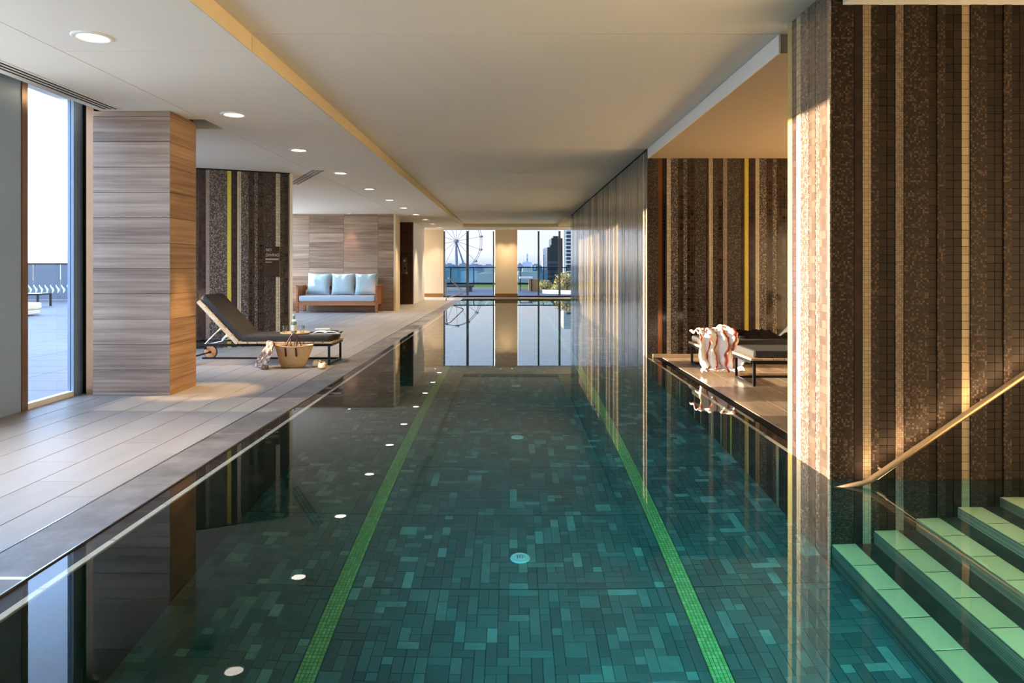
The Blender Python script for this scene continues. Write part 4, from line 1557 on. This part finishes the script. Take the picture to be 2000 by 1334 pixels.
mb.f += [tuple(range(n))[::-1], tuple((m_ - 1) * n + k for k in range(n))]
mb.smooth += [False, False]
mb.build('basket', M['straw'], tb)
MB().tube([ring_pt(.29, 2 * PI * k / 40, .97) for k in range(41)], .009, 8, False).build('rim_binding', M['straw'], tb)
for sy, tiltx in ((-1, .03), (1, -.02)):
    pts = []
    for k in range(15):
        a = PI * k / 14
        pts.append((-.075 * math.cos(a) + .01 + tiltx * math.sin(a), sy * (.125 - .05 * math.sin(a)), .27 + .19 * math.sin(a)))
    h = MB().tube(pts, .0085, 8).build('handle', M['leather'], tb)
    for x in (-.065, .085):
        f = .2 / .29
        ry = .085 + .055 * (f ** .8) + .008
        MB().beam((x, sy * (ry - .018), .16), (x, sy * (ry + .012), .28), .026, .006, (0, 1, 0)).build('leather_tab', M['leather'], h)

# scarf hanging from the tote to the deck
def scarf_fn(u, v):
    # v down the drape, u across
    t_ = v
    x = -2.985 - .03 * math.sin(t_ * 2.2) - .10 * t_ ** 1.6
    z = .295 * (1 - t_) ** .9 + .012
    y = 8.90 + (u - .5) * (.20 + .10 * t_) - .05 * t_
    f = .022 * math.sin(u * 17 + t_ * 2.0) + .02 * mnoise.noise(Vector((u * 5, t_ * 4, 1.7)))
    return (x - .11 * (u - .5) * (1 + t_) + f, y + f * .4 - .02 * math.sin(u * 9), max(z + .012 * mnoise.noise(Vector((u * 7, t_ * 6, 4))) + (.02 if t_ < .1 else 0), .006))
sf = MB().grid(scarf_fn, 28, 28).build('scarf', M['scarf'])
sf.modifiers.new('thickness', 'SOLIDIFY').thickness = .006
tag(sf, 'grey brown patterned scarf draped beside the straw tote', 'scarf')

# espadrilles
def shoe(label, loc, rz, lean):
    t = thing('espadrille', label, 'shoe', loc, rz, 'pair of pale espadrilles under the lounger foot')
    def outline(a, k=1.0):
        x = .125 * math.cos(a)
        w = .043 + .006 * math.cos(a) - .007 * math.cos(2 * a)
        return x * k, w * math.sin(a) * k
    n = 28
    mb = MB()
    vs = []
    for k, z in ((.96, 0), (1.02, .006), (1.02, .018), (.97, .022)):
        vs += [(*outline(2 * PI * i / n, k), z) for i in range(n)]
    fs = [(j * n + i, j * n + (i + 1) % n, (j + 1) * n + (i + 1) % n, (j + 1) * n + i) for j in range(3) for i in range(n)]
    mb.add(vs, fs, True)
    mb.f += [tuple(range(n))[::-1], tuple(3 * n + i for i in range(n))]
    mb.smooth += [False, False]
    R = Matrix.Rotation(lean, 4, 'X')
    mb.xf(R).build('sole', M['rope_sole'], t)
    mb = MB()
    def up(u, v):
        a = 2 * PI * u
        x, y = outline(a, .97)
        hgt = .062 if x > 0 else .062
        front = max(0, (x + .02) / .145)
        k = 1 - v * (.30 + .62 * front)
        z = .02 + (.055 - .018 * front) * (1 - (1 - v) ** 2.2)
        cx = -.03 * v
        return (cx + (x - cx) * k if x > -.02 else x * (1 - v * .12), y * k if x > -.02 else y * (1 - v * .2), z)
    mb.grid(up, n, 6).xf(R).build('upper', M['canvas'], t)
    return t
shoe('pale espadrille leaning on its side next to the tote', (-2.44, 9.06, .004), 1.05, .22)
shoe('pale espadrille pointing at the camera by the lounger leg', (-2.355, 8.88, .002), -1.35, 0)

# ------------------------------------------------------------------ sofa
so = thing('sofa', 'timber framed three seat sofa with grey blue seat before the veined wall', 'sofa', (-4.81, 19.66, 0))
hw, dp = 1.12, .76
for x in (-hw + .03, hw - .03):
    for y in (.03, dp - .03):
        MB().cbox(x - .035, x + .035, y - .03, y + .03, 0, .74, .006).build('leg', M['sofa_wood'], so)
    MB().cbox(x - .04, x + .04, 0, dp, .72, .755, .008).build('armrest', M['sofa_wood'], so)
    MB().cbox(x - .014, x + .014, .06, dp - .06, .22, .72, .004).build('side_panel', M['sofa_wood'], so)
MB().cbox(-hw + .06, hw - .06, .01, .05, .20, .305, .006).cbox(-hw + .06, hw - .06, dp - .05, dp - .01, .20, .305, .006).build('seat_rail', M['sofa_wood'], so)
for k in range(9):
    MB().box(-hw + .08, hw - .08, .07 + k * .07, .12 + k * .07, .275, .30).build('slat', M['sofa_wood'], so)
MB().cbox(-hw + .06, hw - .06, dp - .055, dp - .015, .62, .72, .008).build('back_rail', M['sofa_wood'], so)
MB().cbox(-hw + .075, hw - .075, .0, dp - .08, .306, .47, .045).build('seat_cushion', M['seat_fabric'], so)
for k, (x, lab, rr) in enumerate(((-.63, 'pale blue scatter cushion nearest the angled mosaic block', .02), (.05, 'pale blue scatter cushion in the middle of the sofa', -.03), (.715, 'pale blue scatter cushion at the sofa end by the recess', -.02))):
    o = pillow(MB(), .66, .62, .24, 14, k + 1.0).build('scatter_cushion', M['blue_fabric'])
    o.location = (-4.81 + x, 19.66 + .545, .47 + .305)
    o.rotation_euler = (-.26, rr, .04 * (k - 1))
    tag(o, lab, 'cushion', 'pale blue scatter cushions on the sofa')

# ------------------------------------------------------------------ right deck: towel and dark garment
def towel_fn(u, v):
    """v from the far side of the pad over its near edge to the floor, u along the lounger"""
    x = 2.25 + .42 * u
    hump = .09 * math.exp(-((u - .86) / .22) ** 2) + .04 * math.exp(-((u - .3) / .2) ** 2)
    if v < .34:
        q = v / .34
        y, z = 9.06 - .46 * q, .40 + hump * math.sin(q * PI * .8 + .3) + .02
        amp = .35
    elif v < .42:
        q = (v - .34) / .08
        y, z = 8.60 - .05 * math.sin(q * PI / 2), .41 + hump * .5 * (1 - q) - .03 * q
        amp = .6
    elif v < .88:
        q = (v - .42) / .46
        y, z = 8.55 - .06 * q, .38 * (1 - q) + .035
        amp = .8 + .5 * q
    else:
        q = (v - .88) / .12
        y, z = 8.49 - .17 * q, .035 - .018 * q
        amp = 1.0
    fold = math.sin(u * 21 + 1.6 * math.sin(v * 4.0) + 2.0 * mnoise.noise(Vector((u * 2, v * 3, 5))))
    n1 = mnoise.noise(Vector((u * 4.5, v * 6.5, .3)))
    n2 = mnoise.noise(Vector((u * 9 + 7, v * 12, 2.3)))
    y -= amp * (.034 * (fold + 1) + .05 * abs(n1) + .016 * n2)
    x += .05 * n1 * amp + .02 * n2 - (.03 * v if u < .5 else -.02 * v)
    z += (.05 * abs(n2) + .05 * abs(n1)) * (1.0 if v < .42 or v > .84 else .25)
    return (x, y, max(z, .012))
mb = MB().grid(towel_fn, 60, 60)
tw = mb.build('beach_towel', M['towel'])
uvl = tw.data.uv_layers.new(name='uv')
nv = 61
for lp in tw.data.loops:
    i = lp.vertex_index
    uvl.data[lp.index].uv = ((i % nv) / 60, (i // nv) / 60 * .62 + (i % nv) / 60 * .12)
tw.modifiers.new('thickness', 'SOLIDIFY').thickness = .012
tag(tw, 'crumpled white towel with rust red stripes hanging over the lounger end', 'towel')
def garment_fn(u, v):
    a, b = u * 2 - 1, v * 2 - 1
    e = max(0, (1 - a ** 4) * (1 - b ** 4)) ** .5
    return (3.02 + .27 * a, 8.95 + .20 * b, .384 + e * (.07 + .05 * mnoise.noise(Vector((a * 2.5, b * 2.5, 3))) + .03 * mnoise.noise(Vector((a * 6, b * 6, 8)))))
tag(MB().grid(garment_fn, 26, 20).build('dark_garment', M['garment']), 'crumpled black garment on the rear lounger behind the striped towel', 'clothing')

# ------------------------------------------------------------------ sign on the angled mosaic block
sg = thing('wall_sign', 'dark brown no diving sign on the striped mosaic block', 'sign', (0, 0, 0), ang)
u0, u1 = lx(516.3), lx(545.8)
zt = EYE + (522 - 481.5) * 11.45 / 1400
zb = EYE - (540.5 - 522) * 11.45 / 1400
MB().cbox(0, u1 - u0, -.012, 0, 0, zt - zb, .002).build('plate', M['sign'], sg)
p0 = Vector((-4.81, 11.0, 0)) + Matrix.Rotation(ang, 4, 'Z') @ Vector((u0, -.0105, zb))
sg.location = p0
def sign_text(txt, x, z, size, width=None):
    cu = bpy.data.curves.new('lettering', 'FONT')
    cu.body = txt
    cu.size = size
    cu.extrude = .0006
    o = bpy.data.objects.new('lettering', cu)
    COL.objects.link(o)
    o.parent = sg
    o.location = (x, -.0128, z)
    o.rotation_euler = (PI / 2, 0, 0)
    cu.materials.append(M['sign_ink'])
    bpy.context.view_layer.update()
    me = bpy.data.meshes.new_from_object(o.evaluated_get(bpy.context.evaluated_depsgraph_get()))
    wid = max(v.co.x for v in me.vertices) - min(v.co.x for v in me.vertices)
    me.materials.clear()
    me.materials.append(M['sign_ink'])
    r = link('lettering', me, sg, (x, -.0128, z), (PI / 2, 0, 0))
    if width:
        r.scale = (width / wid, 1, 1)
    bpy.data.objects.remove(o)
    return r
W_ = u1 - u0
H_ = zt - zb
sign_text('NO', W_ * .07, H_ * .845, .062, W_ * .36)
sign_text('DIVING', W_ * .07, H_ * .675, .062, W_ * .86)
# two lines of print too small to read in the photograph: broken bars
rb2 = random.Random(2)
mb = MB()
for z, xe, h in ((.555, .92, .05), (.47, .50, .026)):
    x = .07
    while x < xe - .02:
        w = rb2.uniform(.035, .06)
        mb.box(W_ * x, W_ * min(x + w, xe), -.0132, -.0125, H_ * z, H_ * (z + h))
        x += w + .018
mb.build('small_print', M['sign_ink'], sg)

# ------------------------------------------------------------------ rail by the steps
hr = thing('handrail', 'slim brass handrail rising along the mosaic wall over the steps', 'handrail', (1.86, 4.10, 0))
sl = .684
pts = [Vector((1.845, 4.10, -.02)), Vector((2.035, 4.10, .022)), Vector((3.5, 4.10, .022 + sl * (3.5 - 2.035)))]
l0 = Vector((1.86, 4.10, 0))
MB().tube([pts[0] - l0, pts[1] - l0 - Vector((.02, 0, .004)), pts[1] - l0 + Vector((.015, 0, .01)), pts[2] - l0], [.0135, .0135, .017, .019], 12).build('rail', M['brass'], hr)
for x in (2.16, 2.75, 3.3):
    z = .022 + sl * (x - 2.035)
    MB().tube([(x - l0.x, 0, z - .01), (x - l0.x, .05, z - .04), (x - l0.x, .135, z - .04)], .008, 8).build('bracket', M['brass'], hr)
d_ = (pts[2] - pts[1]).normalized()
st_ = MB()
st_.beam(pts[1] - l0 + Vector((.06, .012, .012)), pts[2] - l0 + Vector((0, .012, .012)), .008, .006)
st_.build('light_strip', M['led'], hr)
mid = (pts[1] + pts[2]) / 2
al = area('rail_lamp', mid + Vector((.0, .045, -.004)), mid + Vector((-.07, .10, .13)), 2.0, (1.0, .66, .36), (pts[2] - pts[1]).length * .96, .03, 180)
zz = -(Vector((-.34, .72, .56)).normalized())
xx = d_
yy = zz.cross(xx).normalized()
zz = xx.cross(yy).normalized()
al.rotation_euler = Matrix((xx, yy, zz)).transposed().to_euler()
al.parent = hr
al.matrix_parent_inverse = Matrix.Translation(hr.location).inverted()

# ladder rail at the far end of the pool
pr = thing('pool_entry_rail', 'slim steel grab rail at the far pool corner', 'handrail', (-2.46, 26.8, 0))
MB().tube([(0, 0, 0), (0, 0, .78), (.06, 0, .84), (.16, 0, .80), (.62, -.2, .36), (.66, -.2, .30), (.60, -.2, .27), (.05, 0, .12)], .018, 8).build('rail', M['steel'], pr)
MB().lathe([(.0005, 0), (.05, 0), (.05, .012), (.0005, .012)], 16).build('base_flange', M['steel'], pr)

# control plates in the recess
cpn = thing('control_panel', 'pale metal control plate on the dark recess wall', 'control panel', (-3.64, 24.29, 1.0))
MB().cbox(-.09, .09, -.012, 0, .02, .60, .003).build('plate', plain('brushed bronze plate', (150, 128, 108), .35, .5, .7), cpn)
MB().lathe([(.0005, .02), (.035, .02), (.04, 0)], 16).xf(Matrix.Translation((-.01, -.012, .47)) @ Matrix.Rotation(PI / 2, 4, 'X')).build('button', M['white'], cpn)
MB().lathe([(.0005, .012), (.032, .012), (.036, 0)], 16).xf(Matrix.Translation((.01, -.012, .22)) @ Matrix.Rotation(PI / 2, 4, 'X')).build('button', M['black'], cpn)
MB().cbox(.05, .10, -.03, -.01, .02, .09, .005).build('key_switch', M['white'], cpn)

# pool inlets
for k, y in enumerate((4.39, 6.72, 9.06)):
    t = thing('floor_inlet', ('nearest', 'middle', 'farthest')[k] + ' round white inlet on the pool floor between the lane lines', 'pool inlet', (.05, y, ZF), 0, 'white inlets on the pool floor')
    MB().lathe([(.0005, .016), (.030, .016), (.034, .012), (.044, .012), (.048, .016), (.058, .012), (.062, .0)], 28).build('cover', M['pv_white'], t)
    for q in range(3):
        MB().box(-.02 + .015 * q, -.013 + .015 * q, -.018, .018, .0155, .0168).build('slot', M['pv_grey'], t)

# air diffusers
def diffuser(label, a, b, width, slots=3):
    a, b = Vector(a), Vector(b)
    L2 = (b - a).length
    t = thing('slot_diffuser', label, 'air vent', a, math.atan2(b.y - a.y, b.x - a.x))
    MB().box(0, L2, -width / 2, width / 2, -.006, 0).build('frame', M['white'], t)
    pw = width / (slots + .6)
    for k in range(slots):
        y = -width / 2 + pw * (k + .8)
        MB().box(.02, L2 - .02, y - pw * .30, y + pw * .30, -.009, -.004).build('slot', M['reveal'], t)
        MB().box(.02, L2 - .02, y - pw * .02, y + pw * .10, -.012, -.004).build('blade', M['white'], t)
    return t
diffuser('long slotted white air diffuser in the ceiling along the left window', (-3.86, 2.0, ZL), (-3.86, 6.9, ZL), .19)
diffuser('angled slotted air diffuser in the ceiling behind the mosaic block', (-3.02, 11.2, ZL), (-4.02, 13.15, ZL), .24)
